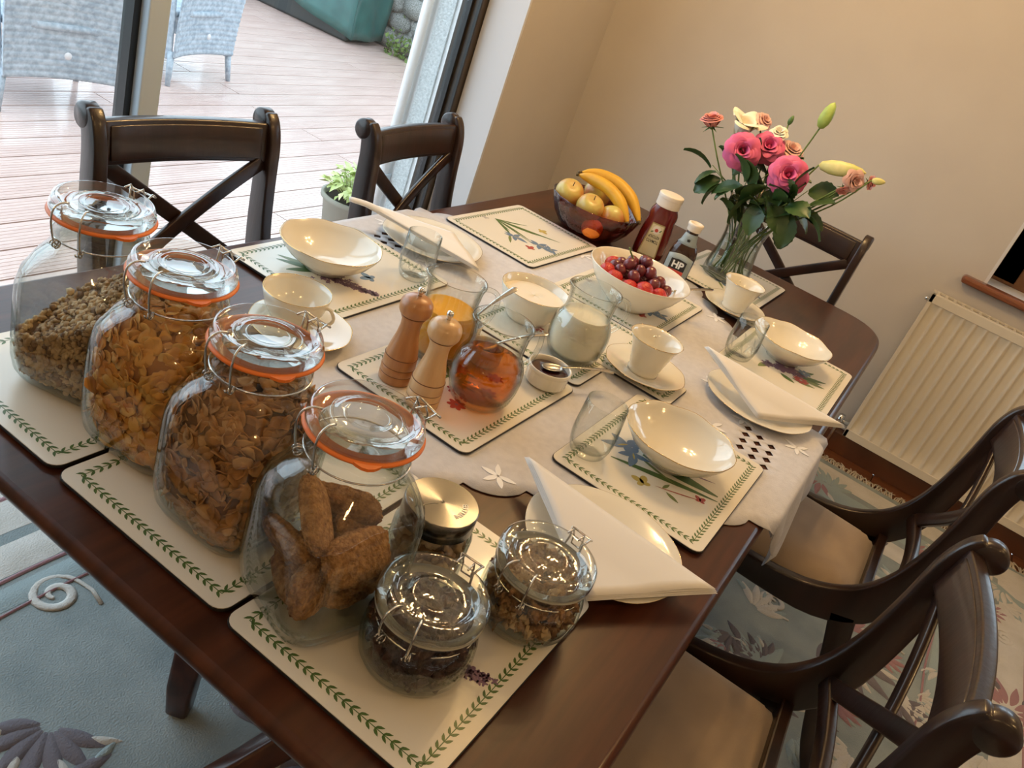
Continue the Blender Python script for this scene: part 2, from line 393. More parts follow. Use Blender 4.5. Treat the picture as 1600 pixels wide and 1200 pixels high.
# ---- side window: wooden frame, board, white reveals
w1 = bpy.data.objects.new('window_1', None); COL.objects.link(w1); w1['kind'] = 'structure'
fx = WX + .19
mb = MB()
mb.box((fx, (wy0 + wy1) / 2, wz0 + .125), (.06, wy1 - wy0 - .02, .25)); mb.box((fx, (wy0 + wy1) / 2, wz1 - .05), (.06, wy1 - wy0 - .02, .1))
for yy in (wy0 + .06, (wy0 + wy1) / 2, wy1 - .06): mb.box((fx, yy, (wz0 + wz1) / 2), (.06, .10, wz1 - wz0 - .02))
struct('window_frame', mb, 'frame_wood', w1, bevel=.006)
for a, b in ((wy0 + .1, (wy0 + wy1) / 2 - .04), ((wy0 + wy1) / 2 + .04, wy1 - .1)):
    struct('pane', MB().box((fx + .01, (a + b) / 2, (wz0 + wz1) / 2 + .05), (.01, b - a + .02, wz1 - wz0 - .24)), 'window_glass', w1)
mb = MB(); mb.box((WX + .08, (wy0 + wy1) / 2, wz0 - .010), (.16, wy1 - wy0, .025))
struct('window_board', mb, 'white_paint', w1)
mb = MB(); mb.box((WX - .015, (wy0 + wy1) / 2, wz0 - .012), (.06, wy1 - wy0 + .15, .03))
struct('window_sill', mb, 'sill_wood', w1, bevel=.012, seg=3)
for yy in (wy0 + .006, wy1 - .006): struct('window_reveal', MB().box((WX + .08, yy, (wz0 + wz1) / 2), (.162, .012, wz1 - wz0)), 'white_paint', w1)

# ================================================================== OUTSIDE
DZ = -.08
struct('ground', MB().box((2, 6, -.30), (24, 14, .1)), 'ground')
dk = struct('deck', MB().box((1.7, 4.2, DZ - .06), (8.2, 5.6, .07)), 'deck_gap')
y = 1.42; row = 0
bms = {}
while y < 6.9:
    seams = [-2.3] + sorted([(-1.0 + ((row * 137) % 10) * .11), (1.05 + ((row * 71) % 7) * .09) if row % 2 else 2.45 - (.08 if row % 4 else 0), 4.3 + (row % 3) * .2]) + [5.8]
    for a, b in zip(seams[:-1], seams[1:]):
        L_ = round(b - a - .006, 3)
        if L_ not in bms:
            q = MB(); q.box((0, 0, 0), (L_, .178, .022))
            for gk in range(7): q.box((0, -.069 + gk * .023, .0113), (L_, .018, .0016))
            bms[L_] = q.mesh('deck_board', 'deck_board')
        part('deck_board', bms[L_], None, dk, loc=((a + b) / 2, y, DZ - .0125))
    y += .187; row += 1
# rendered corner of the house outside the glass, with downpipe
hp = struct('wall_outside', MB().box((2.2, 1.475, 1.1), (1.6, .25, 2.4)), 'render_white')
mb = MB().box((1.397, 1.475, 1.1), (.012, .075, 2.36)); struct('trim_2', mb, 'render_grey')
t = thing('downpipe', 'white downpipe with a clip running down the outside corner beside the glass', 'downpipe', (1.372, 1.55, DZ))
part('pipe', MB().tube([(0, 0, 0), (0, 0, 2.3)], .020, 14), 'render_white', t)
part('clip', MB().box((0, 0, .42), (.056, .05, .03)), 'frame_white', t, bevel=.004)
# garden wall of rough stones
gw = struct('wall_garden', MB().box((5.65, 4.0, .75), (.3, 6.6, 1.8)), 'stone_wall_mix')
rs = []
for k in range(6):
    q = MB().ball((0, 0, 0), 1, 9, 6, f=lambda d, k=k: 1 + .16 * MN.noise(d * 2 + Vector((k * 7, 0, 0)))); rs.append(q.mesh('stone', 'stone_wall_mix'))
for i in range(9):
    for j in range(11):
        part('stone', random.choice(rs), None, gw, loc=(5.49 + random.uniform(-.02, .02), 2.5 + j * .30 + (.15 if i % 2 else 0) + random.uniform(-.02, .02), .02 + i * .17), rot=(random.uniform(-.2, .2),) * 3, scale=(.07, .165, .095))
mb = MB()
for k in range(420):
    c = Vector((5.30 + random.uniform(-.05, .05), 4.05 + random.uniform(-.65, .65), DZ + abs(random.gauss(0, .14)))); a = random.uniform(0, 6.3)
    mb.add([(0, -.02, 0), (.03, 0, .012), (0, .02, 0), (-.03, 0, .01)], [(0, 1, 2, 3)], 0, False, Matrix.Translation(c) @ Euler((random.uniform(-1, 1), random.uniform(-1, 1), a)).to_matrix().to_4x4())
solo('ivy', mb, 'moss_green', 'green weeds creeping along the foot of the rough garden wall', 'weeds', kind='stuff')
# covered tub
t = thing('covered_tub', 'large tub under a wet teal cover on a dark base beside the garden wall', 'tub', (4.97, 6.12, DZ), .08)
part('tub_base', MB().box((.05, 0, .16), (.40, 2.46, .32)), 'tub_dark', t, bevel=.02)
def cov(u, v):
    y = -1.32 + 2.6 * v; hem = .05 + .42 * v
    if u < .55: k = u / .55; return (-.20 + .02 * sin(v * 23) - .02 * sin(v * 11 + k * 4), y, hem + k * (.80 - hem))
    k = (u - .55) / .45; return (-.20 + .5 * k, y, .80 + .03 * sin(v * 17 + k * 5))
part('tub_cover', MB().grid(cov, 14, 40), 'tarp_teal', t, solid=.01)
part('cover_side', MB().grid(lambda u, v: (-.20 + .5 * u, -1.32 + .02 * sin(u * 9 + v * 4), .05 + .76 * v), 10, 10), 'tarp_teal', t, solid=.01)
# rattan chairs seen through the glass
def rattan(loc, rz, label, W_=.56, H=.95):
    t = thing('rattan_chair', label, 'chair', loc, rz, 'pale rattan armchairs on the deck')
    def pan(w, h, amp=.004, bow=.05):
        nu, nv = int(w / .0085), int(h / .0075)
        return lambda u, v: ((u - .5) * w * (1 + .10 * v), bow * (1 - (2 * u - 1) ** 2) - .16 * v * v + amp * sin(u * nu / 2 * pi) * cos(v * nv / 2 * pi + (pi if int(u * nu / 2) % 2 else 0)), v * h), nu, nv
    f, nu, nv = pan(W_, H)
    part('woven_back', MB().grid(f, nu, nv), 'rattan', t, loc=(0, -.05, .17), solid=.012)
    for sx in (-1, 1):
        part('woven_side', MB().grid(lambda u, v, sx=sx: (sx * (W_ / 2 - .005 + .03 * v) + .004 * sin(u * 60 * pi) * cos(v * 60 * pi), -.03 + u * .55, .15 + v * (.48 - .05 * u)), 60, 60), 'rattan', t, solid=.012)
        part('arm', MB().tube([(sx * (W_ / 2 + .02), -.1, .66), (sx * (W_ / 2 + .03), .3, .63), (sx * (W_ / 2 + .02), .5, .58), (sx * (W_ / 2), .53, .3)], .03, 8), 'rattan', t)
        for yy, s2 in ((-.02, -1), (.48, 1)):
            part('leg', MB().tube([(sx * (W_ / 2 - .01), yy, .20), (sx * (W_ / 2 + .012), yy + .02 * s2, .0)], [.022, .015], 8), 'rattan', t)
    part('woven_seat', MB().grid(lambda u, v: ((u - .5) * W_, -.03 + v * .55, .42 + .003 * sin(u * 40 * pi) * cos(v * 40 * pi)), 40, 40), 'rattan', t, solid=.03)
    part('badge', MB().lathe([(0, .004), (.016, .003), (.018, 0)], 16), 'white_paint', t, loc=(0, .012 - .075, .30), rot=(RAD(90), 0, 0))
    return t
rattan((1.03, 3.30, DZ), -.20, 'pale rattan armchair seen from behind, left of the white door post')
rattan((2.26, 3.78, DZ), .20, 'pale rattan armchair seen from behind, right of the white door post')
rattan((1.86, 4.75, DZ), .9, 'pale rattan armchair furthest from the glass, half behind the door post')
# planter
t = thing('plant_pot', 'round stone plant pot with bright green leaves on the deck by the chair', 'plant pot', (1.535, 1.80, DZ))
part('pot', MB().lathe([(0, 0), (.10, 0), (.12, .02), (.140, .15), (.155, .165), (.155, .185), (.140, .185), (.135, .155), (0, .15)], 32), 'pot_stone', t)
part('soil', MB().lathe([(0, .165), (.137, .158)], 24), 'soil', t)
mb = MB()
for k in range(170):
    a = random.uniform(0, 6.28); r = random.uniform(0, .14); c = Vector((r * cos(a), r * sin(a), .20 + random.uniform(0, .13) * (1 - r * 3)))
    m_ = Matrix.Translation(c) @ Euler((random.uniform(-.7, .7), random.uniform(-.7, .7), a)).to_matrix().to_4x4()
    mb.add([(0, 0, 0), (.02, .016, .006), (.05, 0, -.004), (.02, -.016, .006)], [(0, 1, 2, 3)], 0, True, m_)
    mb.tube([(r * .4 * cos(a), r * .4 * sin(a), .18), c], .0018, 4)
part('foliage', mb, 'variegated', t, kind='stuff')

# ================================================================== RUG
RG = thing('rug', 'carved wool rug in grey blue with cream scrolls under the dining table', 'rug', (-.2, -.33, 0), 0)
RXa, RXb, RYh = -1.95, 2.05, 1.28
part('pile', MB().box(((RXa + RXb) / 2, 0, .006), (RXb - RXa, 2 * RYh, .012)), 'rug_pile', RG, bevel=.004)
def band(parent, y0, y1, m, z=.0125, wob=0., nm='border_band'):
    q = MB().grid(lambda u, v: (RXa + .03 + (RXb - RXa - .06) * u, (y0 + (y1 - y0) * v) + wob * sin(u * 60), z + .0035 * sin(pi * v)), 90, 3)
    return part(nm, q, m, parent)
for sgn in (1, -1):
    band(RG, sgn * (RYh - .02), sgn * (RYh - .21), 'rug_cream', wob=.006)
    band(RG, sgn * (RYh - .10), sgn * (RYh - .115), 'rug_mauve', .0150)
    band(RG, sgn * (RYh - .235), sgn * (RYh - .32), 'rug_cream')
    band(RG, sgn * (RYh - .325), sgn * (RYh - .335), 'rug_mauve', .0135, .003)
    band(RG, sgn * (RYh - .345), sgn * (RYh - .40), 'rug_teal')
    band(RG, sgn * (RYh - .405), sgn * (RYh - .412), 'rug_mauve', .0135, .003)
for k in range(3):
    q = MB().grid(lambda u, v, k=k: (RXb - .04 - k * .16 - .12 * v, -RYh + .03 + (2 * RYh - .06) * u, .0130 + .003 * sin(pi * v)), 60, 3); part('border_band', q, ('rug_cream', 'rug_teal', 'rug_cream')[k], RG)
def scroll(x, y, s, fl_, m='rug_cream', turns=1.6):
    P = []
    for i in range(34):
        a = i / 33 * turns * 2 * pi; r = s * (.18 + .82 * (1 - i / 33)); P.append((x + r * cos(a) * fl_, y + r * sin(a), .014))
    P = [(P[0][0] - fl_ * .02 + fl_ * s * .3, P[0][1] - s * 1.4, .013), (P[0][0] + fl_ * s * .1, P[0][1] - s * .6, .014)] + P
    part('carved_scroll', MB().tube(P, [.004 + s * .12 * sin(pi * min(.95, max(.05, i / len(P)))) for i in range(len(P))], 6, flat=.35), m, RG)
def rleaf(x, y, a, L_, w, m):
    P = leafpoly(0, 0, 0, L_, w, 7, .15); n = len(P); cx = sum(p[0] for p in P) / n; cy_ = sum(p[1] for p in P) / n
    V = [(px, py, .0) for px, py in P] + [((px + cx) / 2, (py + cy_) / 2, .006) for px, py in P] + [(cx, cy_, .004)]
    F = [(i, (i + 1) % n, n + (i + 1) % n, n + i) for i in range(n)] + [(n + i, n + (i + 1) % n, 2 * n) for i in range(n)]
    return part('carved_leaf', MB().add(V, F), m, RG, loc=(x, y, .0125), rot=a)
# coordinates in the rug's frame (world minus (-.2,-.33))
for (x, y, s, f_) in ((-.60, .86, .055, 1), (-.28, .84, .045, -1), (.1, .86, .055, 1), (.45, .84, .045, -1), (.95, .86, .05, 1), (1.4, .84, .05, -1), (-1.1, .86, .05, -1), (-1.5, .84, .05, 1),
                      (1.0, -.72, .06, 1), (1.3, -.95, .05, -1), (.62, -.62, .05, 1), (.35, -.88, .055, -1), (1.62, -.5, .05, 1), (.9, -.40, .045, -1), (-.2, -.75, .05, 1), (1.5, -1.1, .04, 1)):
    scroll(x, y, s, f_)
def spray(x, y, a0, s, m1, m2, n=7):
    for k in range(n):
        a = a0 + (k - (n - 1) / 2) * .42
        rleaf(x + s * .15 * cos(a), y + s * .15 * sin(a), a, s * (1.1 - .12 * abs(k - (n - 1) / 2)), s * .30, m1)
        if k % 2 == 0: rleaf(x + s * .55 * cos(a + .1), y + s * .55 * sin(a + .1), a + .35, s * .55, s * .18, m2)
for (x, y, a, s, m1, m2) in ((-.78, .60, -2.6, .12, 'rug_plum', 'rug_cream'), (-.84, .50, -1.6, .11, 'rug_plum', 'rug_teal'), (-.50, .46, -.5, .14, 'rug_plum', 'rug_cream'), (-.48, .19, 2.6, .13, 'rug_plum', 'rug_cream'), (-.9, .33, 1.0, .12, 'rug_cream', 'rug_plum'), (-.25, .28, -1.2, .14, 'rug_plum', 'rug_cream'),
                             (.55, -.42, -.9, .16, 'rug_teal', 'rug_plum'), (.92, -.62, -2.3, .17, 'rug_plum', 'rug_cream'), (1.20, -.78, .4, .16, 'rug_cream', 'rug_plum'), (.75, -.85, -1.2, .15, 'rug_cream', 'rug_teal'),
                             (1.55, -.85, -2.0, .14, 'rug_mauve', 'rug_plum'), (1.85, -.35, 2.2, .13, 'rug_mauve', 'rug_cream'), (1.45, -.35, -.6, .14, 'rug_plum', 'rug_cream'), (1.1, -1.12, -.3, .13, 'rug_mauve', 'rug_plum'), (.5, -1.08, .3, .14, 'rug_plum', 'rug_teal'), (.2, -.62, -1.9, .15, 'rug_cream', 'rug_plum')):
    spray(x, y, a, s, m1, m2)
rr_ = random.Random(21)
for k in range(70):
    x, y = rr_.uniform(.15, 1.85), rr_.uniform(-1.24, -.30)
    spray(x, y, rr_.uniform(0, 6.3), rr_.uniform(.07, .12), rr_.choice(('rug_cream', 'rug_teal', 'rug_cream', 'rug_plum', 'rug_mauve')), rr_.choice(('rug_cream', 'rug_teal')), 5)
mb = MB()
for k in range(520):
    y = -RYh + 2 * RYh * k / 520; l = random.uniform(.035, .075); dy = random.uniform(-.015, .015)
    mb.tube([(RXb - .01, y, .008), (RXb + l * .5, y + dy, .007 + random.uniform(0, .01)), (RXb + l, y + dy * 2.5, .004)], .0028, 4, caps=False)
part('fringe', mb, 'rug_fringe', RG, kind='stuff')

# ================================================================== TABLE
TT = .750
TB = thing('dining_table', 'long dark mahogany dining table with rounded ends laid for breakfast', 'table', (.085, 0, 0))
def table_outline(off=0.):
    hx, hy = 1.245 - off, .597 - off; P = []
    for sx, sy, a0 in ((1, 1, 0), (-1, 1, pi / 2), (-1, -1, pi), (1, -1, 3 * pi / 2)):
        for k in range(13):
            a = a0 + pi / 2 * k / 12; c, s_ = cos(a), sin(a); e = .62
            P.append((sx * (hx - .27) + .27 * math.copysign(abs(c) ** e, c), sy * (hy - .20) + .20 * math.copysign(abs(s_) ** e, s_)))
    return P
mb = MB(); O = [(0, -.026), (.006, -.026), (.002, -.018), (0, -.013), (.002, -.006), (.008, -.001), (.012, 0)]
rings = [table_outline(o) for o, z in O]; n = len(rings[0]); V = []; F = []
for (o, z), rg in zip(O, rings): V += [(x, y, TT + z) for x, y in rg]
V[0:n] = [(x * .97, y * .97, TT - .026) for x, y in rings[0]]
for i in range(len(O) - 1):
    for k in range(n): F.append((i * n + k, i * n + (k + 1) % n, (i + 1) * n + (k + 1) % n, (i + 1) * n + k))
mb.add(V, F, 0, True); mb.add([V[(len(O) - 1) * n + k] for k in range(n)], [tuple(range(n))], 0, False); mb.add([V[k] for k in range(n)], [tuple(range(n - 1, -1, -1))], 0, False)
part('tabletop', mb, 'table_wood', TB)
mb = MB()
for sy in (-1, 1): mb.box((0, sy * .50, TT - .065), (1.9, .022, .078))
for sx in (-1, 1): mb.box((sx * .96, 0, TT - .065), (.022, 1.0, .078))
part('apron', mb, 'table_wood', TB, bevel=.003)
for sx in (-1, 1):
    part('column', MB().lathe([(0, .22), (.05, .22), (.06, .25), (.045, .30), (.06, .38), (.07, .45), (.05, .52), (.045, .60), (.07, .64), (.08, .70), (0, .70)], 28), 'table_wood', TB, loc=(sx * .52, 0, 0))
    def sab(pts, w=.055):
        part('leg', MB().tube(pts, [.055, .050, .045, .042, .036, .03], 4), 'table_wood', TB, bevel=.008)
    s = -sx
    sab([(sx * .50, -.20, .42), (sx * .62, -.19, .30), (sx * .72, -.155, .23), (sx * .80, -.12, .17), (sx * .92, -.06, .09), (sx * 1.06, .0, .03)])
    sab([(sx * .52, 0, .40), (sx * .66, .08, .36), (sx * .80, .12, .30), (sx * .885, .138, .20), (sx * .890, .14, .10), (sx * .885, .142, .0145)])
    sab([(sx * .52, 0, .35), (sx * .42, -.15, .28), (sx * .34, -.27, .16), (sx * .30, -.33, .09), (sx * .27, -.38, .04), (sx * .25, -.42, .045)])
    sab([(sx * .52, 0, .35), (sx * .42, .15, .28), (sx * .34, .27, .16), (sx * .30, .33, .09), (sx * .27, .38, .04), (sx * .25, .42, .045)])

# ================================================================== CHAIRS
def ribbon(pts, th, x0):
    """pts (y, z, width): strip bent in the y-z plane, th thick along x."""
    n = len(pts); A = []; Bq = []
    for i, (y, z, w) in enumerate(pts):
        a = pts[max(0, i - 1)]; b = pts[min(n - 1, i + 1)]; t = Vector((b[0] - a[0], b[1] - a[1])).normalized(); nn = Vector((-t.y, t.x))
        A.append((y + nn.x * w / 2, z + nn.y * w / 2)); Bq.append((y - nn.x * w / 2, z - nn.y * w / 2))
    V = [(x0 - th / 2, *p) for p in A] + [(x0 - th / 2, *p) for p in Bq] + [(x0 + th / 2, *p) for p in A] + [(x0 + th / 2, *p) for p in Bq]; F = []
    for i in range(n - 1):
        F += [(i, i + 1, n + i + 1, n + i), (2 * n + i, 3 * n + i, 3 * n + i + 1, 2 * n + i + 1), (i, 2 * n + i, 2 * n + i + 1, i + 1), (n + i, n + i + 1, 3 * n + i + 1, 3 * n + i)]
    F += [(0, n, 3 * n, 2 * n), (n - 1, 3 * n - 1, 4 * n - 1, 2 * n - 1)]
    return MB().add(V, F, 0, True)
def smooth(pts, k=4):
    out = []; n = len(pts)
    for i in range(n - 1):
        p0, p1, p2, p3 = pts[max(0, i - 1)], pts[i], pts[i + 1], pts[min(n - 1, i + 2)]
        for j in range(k):
            t = j / k; out.append(tuple(.5 * (2 * b + (c - a) * t + (2 * a - 5 * b + 4 * c - d) * t * t + (-a + 3 * b - 3 * c + d) * t ** 3) for a, b, c, d in zip(p0, p1, p2, p3)))
    out.append(pts[-1]); return out
STILE = [(-.012, .938, .034), (-.003, .920, .046), (.006, .895, .050), (.012, .865, .052), (.015, .83, .053), (.020, .76, .056), (.032, .66, .062), (.055, .57, .074), (.10, .495, .086), (.18, .448, .080), (.28, .432, .066), (.40, .430, .058), (.50, .432, .056), (.555, .428, .056)]
def make_chair(label, group):
    t = thing('dining_chair', label, 'chair', (0, 0, 0), 0, group)
    HW = .2135
    for sx in (-1, 1):
        part('side_frame', ribbon(smooth(STILE, 3), .030, sx * HW), 'chair_wood', t, bevel=.006)
        part('scroll', MB().lathe([(0, -.016), (.023, -.016), (.0275, -.012), (.0275, .012), (.023, .016), (0, .016)], 28), 'chair_wood', t, loc=(sx * HW, -.019, .920), rot=(0, RAD(90), 0))
        part('leg', ribbon(smooth([(.545, .425, .052), (.552, .33, .048), (.556, .22, .040), (.572, .10, .034), (.60, .003, .030)], 3), .030, sx * HW), 'chair_wood', t, bevel=.005)
        part('leg', ribbon(smooth([(.115, .46, .060), (.085, .36, .052), (.055, .24, .044), (.01, .10, .036), (-.04, .003, .032)], 3), .030, sx * HW), 'chair_wood', t, bevel=.005)
    def plan(u, dy=0.): return -.020 * (1 - (2 * u - 1) ** 2) + dy
    def curved(z0, z1, y0, y1, th, nm, x0=-HW, x1=HW, m='chair_wood', bev=.004):
        V = []; F = []; n = 16
        for i in range(n + 1):
            u = i / n; x = x0 + (x1 - x0) * u; uu = (x + HW) / (2 * HW)
            for (z, y) in ((z0, y0), (z1, y1)):
                V += [(x, plan(uu, y - th / 2), z), (x, plan(uu, y + th / 2), z)]
        for i in range(n):
            a = i * 4; b = a + 4
            F += [(a, b, b + 1, a + 1), (a + 2, a + 3, b + 3, b + 2), (a, a + 2, b + 2, b), (a + 1, b + 1, b + 3, a + 3)]
        F += [(0, 1, 3, 2), (n * 4, n * 4 + 2, n * 4 + 3, n * 4 + 1)]
        return part(nm, MB().add(V, F, 0, True), m, t, bevel=bev)
    curved(.832, .922, .016, .004, .024, 'crest_rail')
    curved(.842, .912, .028, .017, .006, 'crest_panel', -.185, .185, bev=.002)
    curved(.540, .572, .064, .058, .020, 'lower_rail')
    for s in (-1, 1):
        V = []; F = []; n = 14
        for i in range(n + 1):
            u = i / n; x = s * (-.195 + .39 * u); uu = (x + HW) / (2 * HW); z = .832 - .275 * u; z += .022 * sin(pi * u) * (1 if u < .5 else -1) * 0
            yc = .016 + (1 - (z - .56) / .28) * .038 + .006 * s; w = .012
            dz, dx = .014, .011 * s
            V += [(x - dx, plan(uu, yc - w / 2), z - dz), (x - dx, plan(uu, yc + w / 2), z - dz), (x + dx, plan(uu, yc - w / 2), z + dz), (x + dx, plan(uu, yc + w / 2), z + dz)]
        for i in range(n):
            a = i * 4; b = a + 4; F += [(a, b, b + 1, a + 1), (a + 2, a + 3, b + 3, b + 2), (a, a + 2, b + 2, b), (a + 1, b + 1, b + 3, a + 3)]
        F += [(0, 1, 3, 2), (n * 4, n * 4 + 2, n * 4 + 3, n * 4 + 1)]
        part('cross_bar', MB().add(V, F, 0, True), 'chair_wood', t, bevel=.003)
    part('seat_rail', MB().box((0, .562, .412), (2 * HW, .024, .055)), 'chair_wood', t, bevel=.004); part('seat_rail', MB().box((0, .092, .45), (2 * HW, .024, .05)), 'chair_wood', t, bevel=.004)
    def seat(u, v):
        x = (u - .5); y = .092 + .463 * v; wd = .37 + .03 * v
        e = 1 - max(abs(2 * u - 1), abs(2 * v - 1)) ** 6
        rx = .5 * math.copysign(abs(2 * x) ** 1.0, x)
        kx = 1 - .05 * max(0, abs(2 * v - 1) - .8) / .2
        return (rx * wd * kx, y, .436 + .052 * e + .010 * (1 - (2 * u - 1) ** 2) * (1 - (2 * v - 1) ** 2))
    mb = MB().grid(seat, 24, 24); mb.box((0, .33, .432), (.37, .43, .012)); part('seat', mb, 'seat_fabric', t)
    return t
G = 'x-back dining chairs round the table'
c0 = make_chair('dark x-back dining chair on the window side, nearest the jars and the white door post', G)
place(c0, (-.372, .822, 0), RAD(180) - .085)
dup(c0, (.342, .746, 0), RAD(180) + .065, 'dark x-back dining chair on the window side, next to the fruit end of the table')
dup(c0, (1.635, -.155, 0), RAD(90), 'dark x-back dining chair at the far head of the table, behind the flower vase')
dup(c0, (-.462, -.900, 0), .06, 'nearest dark dining chair with beige seat, at the right edge by the photographer')
dup(c0, (.350, -.948, 0), .0, 'dark dining chair with beige seat in front of the radiator, second from the photographer')

# ================================================================== RADIATOR
RD = thing('radiator', 'cream ribbed panel radiator on the back wall below the side window', 'radiator', (1.925, -1.42, 0))
RH0, RH1, RW = .118, .808, 1.53
prof = []
nr = 17
def radf(u, v):
    y = (u - .5) * (RW - .03); z = RH0 + .035 + (RH1 - RH0 - .07) * v
    e = min(1, v / .05, (1 - v) / .05); rib = 1 - max(0., cos(u * nr * 4 * pi)) ** 3
    return (.011 * rib * e, y, z)
part('panel', MB().grid(radf, nr * 20, 24), 'radiator_enamel', RD)
mb = MB(); mb.box((.006, 0, RH1 - .018), (.016, RW, .036)); mb.box((.006, 0, RH0 + .018), (.016, RW, .036))
for s in (-1, 1): mb.box((.006, s * (RW / 2 - .008), (RH0 + RH1) / 2), (.016, .016, RH1 - RH0))
mb.box((.016, 0, (RH0 + RH1) / 2), (.004, RW - .004, RH1 - RH0 - .004))
part('panel_edge', mb, 'radiator_enamel', RD, bevel=.006, seg=3)
mb = MB()
for s in (-1, 1): mb.box((.048, s * (RW / 2 - .002), (RH0 + RH1) / 2), (.062, .004, RH1 - RH0 - .02))
part('side_panel', mb, 'radiator_enamel', RD, bevel=.001)
mb = MB()
for k in range(46): mb.box((.048, -RW / 2 + .02 + k * (RW - .04) / 45, RH1 - .004), (.055, .010, .004))
mb.box((.022, 0, RH1 - .004), (.006, RW, .008)); mb.box((.078, 0, RH1 - .004), (.006, RW, .008))
part('grille', mb, 'radiator_enamel', RD)
part('valve', MB().tube([(.05, RW / 2 + .0, .155), (.05, RW / 2 + .035, .155), (.05, RW / 2 + .04, .14), (.05, RW / 2 + .04, .0)], .009, 10).tube([(.05, RW / 2 + .04, .13), (.05, RW / 2 + .04, .18)], .014, 12), 'chrome', RD)
part('air_vent', MB().tube([(.04, RW / 2 - .001, RH1 - .035), (.04, RW / 2 + .014, RH1 - .035)], .009, 10), 'chrome', RD)
part('bracket', MB().box((.088, 0, .45), (.014, .9, .05)), 'radiator_enamel', RD)

# ================================================================== CEILING FITTING
LF = thing('ceiling_light', 'five bulb brass ceiling light hanging over the breakfast table', 'ceiling light', (.62, .12, 2.4))
part('rose', MB().lathe([(0, 0), (.06, 0), (.055, -.02), (.02, -.03), (.012, -.05), (0, -.05)], 24), 'china_gold', LF)
part('rod', MB().tube([(0, 0, -.04), (0, 0, -.16)], .006, 8), 'china_gold', LF)
for b in BULBS:
    bx, by = b[0] - .62, b[1] - .12
    part('arm', MB().tube([(0, 0, -.15), (bx * .5, by * .5, -.17), (bx, by, -.13)], .005, 8), 'china_gold', LF)
    part('holder', MB().lathe([(0, -.12), (.016, -.125), (.024, -.155), (.0, -.155)], 16), 'china_gold', LF, loc=(bx, by, 0))
    part('bulb', MB().ball((0, 0, -.172), .019, 12, 8), 'bulb', LF, loc=(bx, by, 0))

# ================================================================== TABLECLOTH
def build_cloth():
    Hd = .845; Pn = []
    corners = [(Hd, 0), (0, Hd), (-Hd, 0), (0, -Hd)]
    for q in range(4):
        a = Vector(corners[q]); b = Vector(corners[(q + 1) % 4]); d = (b - a); L_ = d.length; d.normalize(); nn = Vector((d.y, -d.x)); ns = 10
        for i in range(ns * 8):
            u = i / (ns * 8); uu = .045 + .91 * u; p_ = a + d * (L_ * uu) + nn * (-.012 + .022 * abs(sin(u * ns * pi)) ** .7); Pn.append((p_.x, p_.y))
    holes = []
    for (cx, cy_, r0) in ((.02, -.497, .0), (-.035, .485, .0)):
        for i in range(4):
            for j in range(3):
                hx = cx + (i - 1.5) * .034 + (j - 1) * .012; hy = cy_ + (j - 1) * .031 + (i - 1.5) * .004
                holes.append([(hx + .0125, hy), (hx, hy + .0105), (hx - .0125, hy), (hx, hy - .0105)])
    def inside(x, y, P):
        c = False; j = len(P) - 1
        for i in range(len(P)):
            if (P[i][1] > y) != (P[j][1] > y) and x < (P[j][0] - P[i][0]) * (y - P[i][1]) / (P[j][1] - P[i][1]) + P[i][0]: c = not c
            j = i
        return c
    V = [Vector(p) for p in Pn]; E = [(i, (i + 1) % len(Pn)) for i in range(len(Pn))]
    for h in holes:
        b = len(V); V += [Vector(p) for p in h]; E += [(b + i, b + (i + 1) % 4) for i in range(4)]
    g = .022; k = int(.86 / g)
    for i in range(-k, k + 1):
        for j in range(-k, k + 1):
            x, y = i * g, j * g
            if abs(y) > .58 and abs(y) < .62: continue
            if abs(x) + abs(y) < Hd - .035 and not any(abs(x - h[1][0]) < .022 and abs(y - h[0][1]) < .02 for h in holes): V.append(Vector((x, y)))
    for i in range(-12, 13):
        for yy in (.590, .596, .602, .610, .62):
            for s in (-1, 1):
                if abs(i * g) + yy < Hd - .03: V.append(Vector((i * g, s * yy)))
    r = delaunay_2d_cdt(V, E, [], 0, 1e-6); vo, fo = r[0], r[2]; F = []
    for f in fo:
        cx = sum(vo[i].x for i in f) / 3; cy_ = sum(vo[i].y for i in f) / 3
        if inside(cx, cy_, Pn) and not any(inside(cx, cy_, h) for h in holes): F.append(tuple(f))
    VV = []
    for v in vo:
        x, y = v.x, v.y; s = abs(y) - .598; sg = 1 if y > 0 else -1
        z = TT + .0022 + .0012 * MN.noise(Vector((x * 9, y * 9, 0)))
        if s > 0:
            R_ = .010; a = min(s / R_, pi / 2); yy = .598 + R_ * sin(a); z = TT + .0022 - R_ * (1 - cos(a)); h = max(0, s - R_ * pi / 2)
            fold = .010 * sin(x * 42 + 1) * min(1, h / .05); z -= h * .985; yy += .004 + h * .13 + fold * .8 + .004
            y = sg * yy; x = x + .02 * h * sin(x * 20)
        VV.append((x, y, z))
    return MB().add(VV, F, 0, True)
CL = solo('tablecloth', build_cloth(), 'table_linen', 'white linen cloth with scalloped edge and cutwork laid diagonally on the table', 'tablecloth', solid=.0012)
mb = MB()
for (cx, cy_, a0) in ((-.745, -.03, 2.6), (-.58, -.21, 0.6), (-.43, -.36, 2.2), (-.30, -.50, .3), (.12, -.565, 1.2), (.11, -.44, 2.0), (.30, -.48, .5), (-.10, .45, 1.0), (.05, .56, 2.), (-.02, .37, .4), (.62, -.19, 2.4), (.55, .22, 1.2), (.0, -.40, 1.5), (-.12, .56, .2), (.2, -.33, .9)):
    for k in range(5): mb.prism(leafpoly(cx, cy_, a0 + k * 1.1, .032, .012, 4), TT + .0034, TT + .0042)
part('embroidery', mb, 'linen_stitch', CL, kind='stuff')

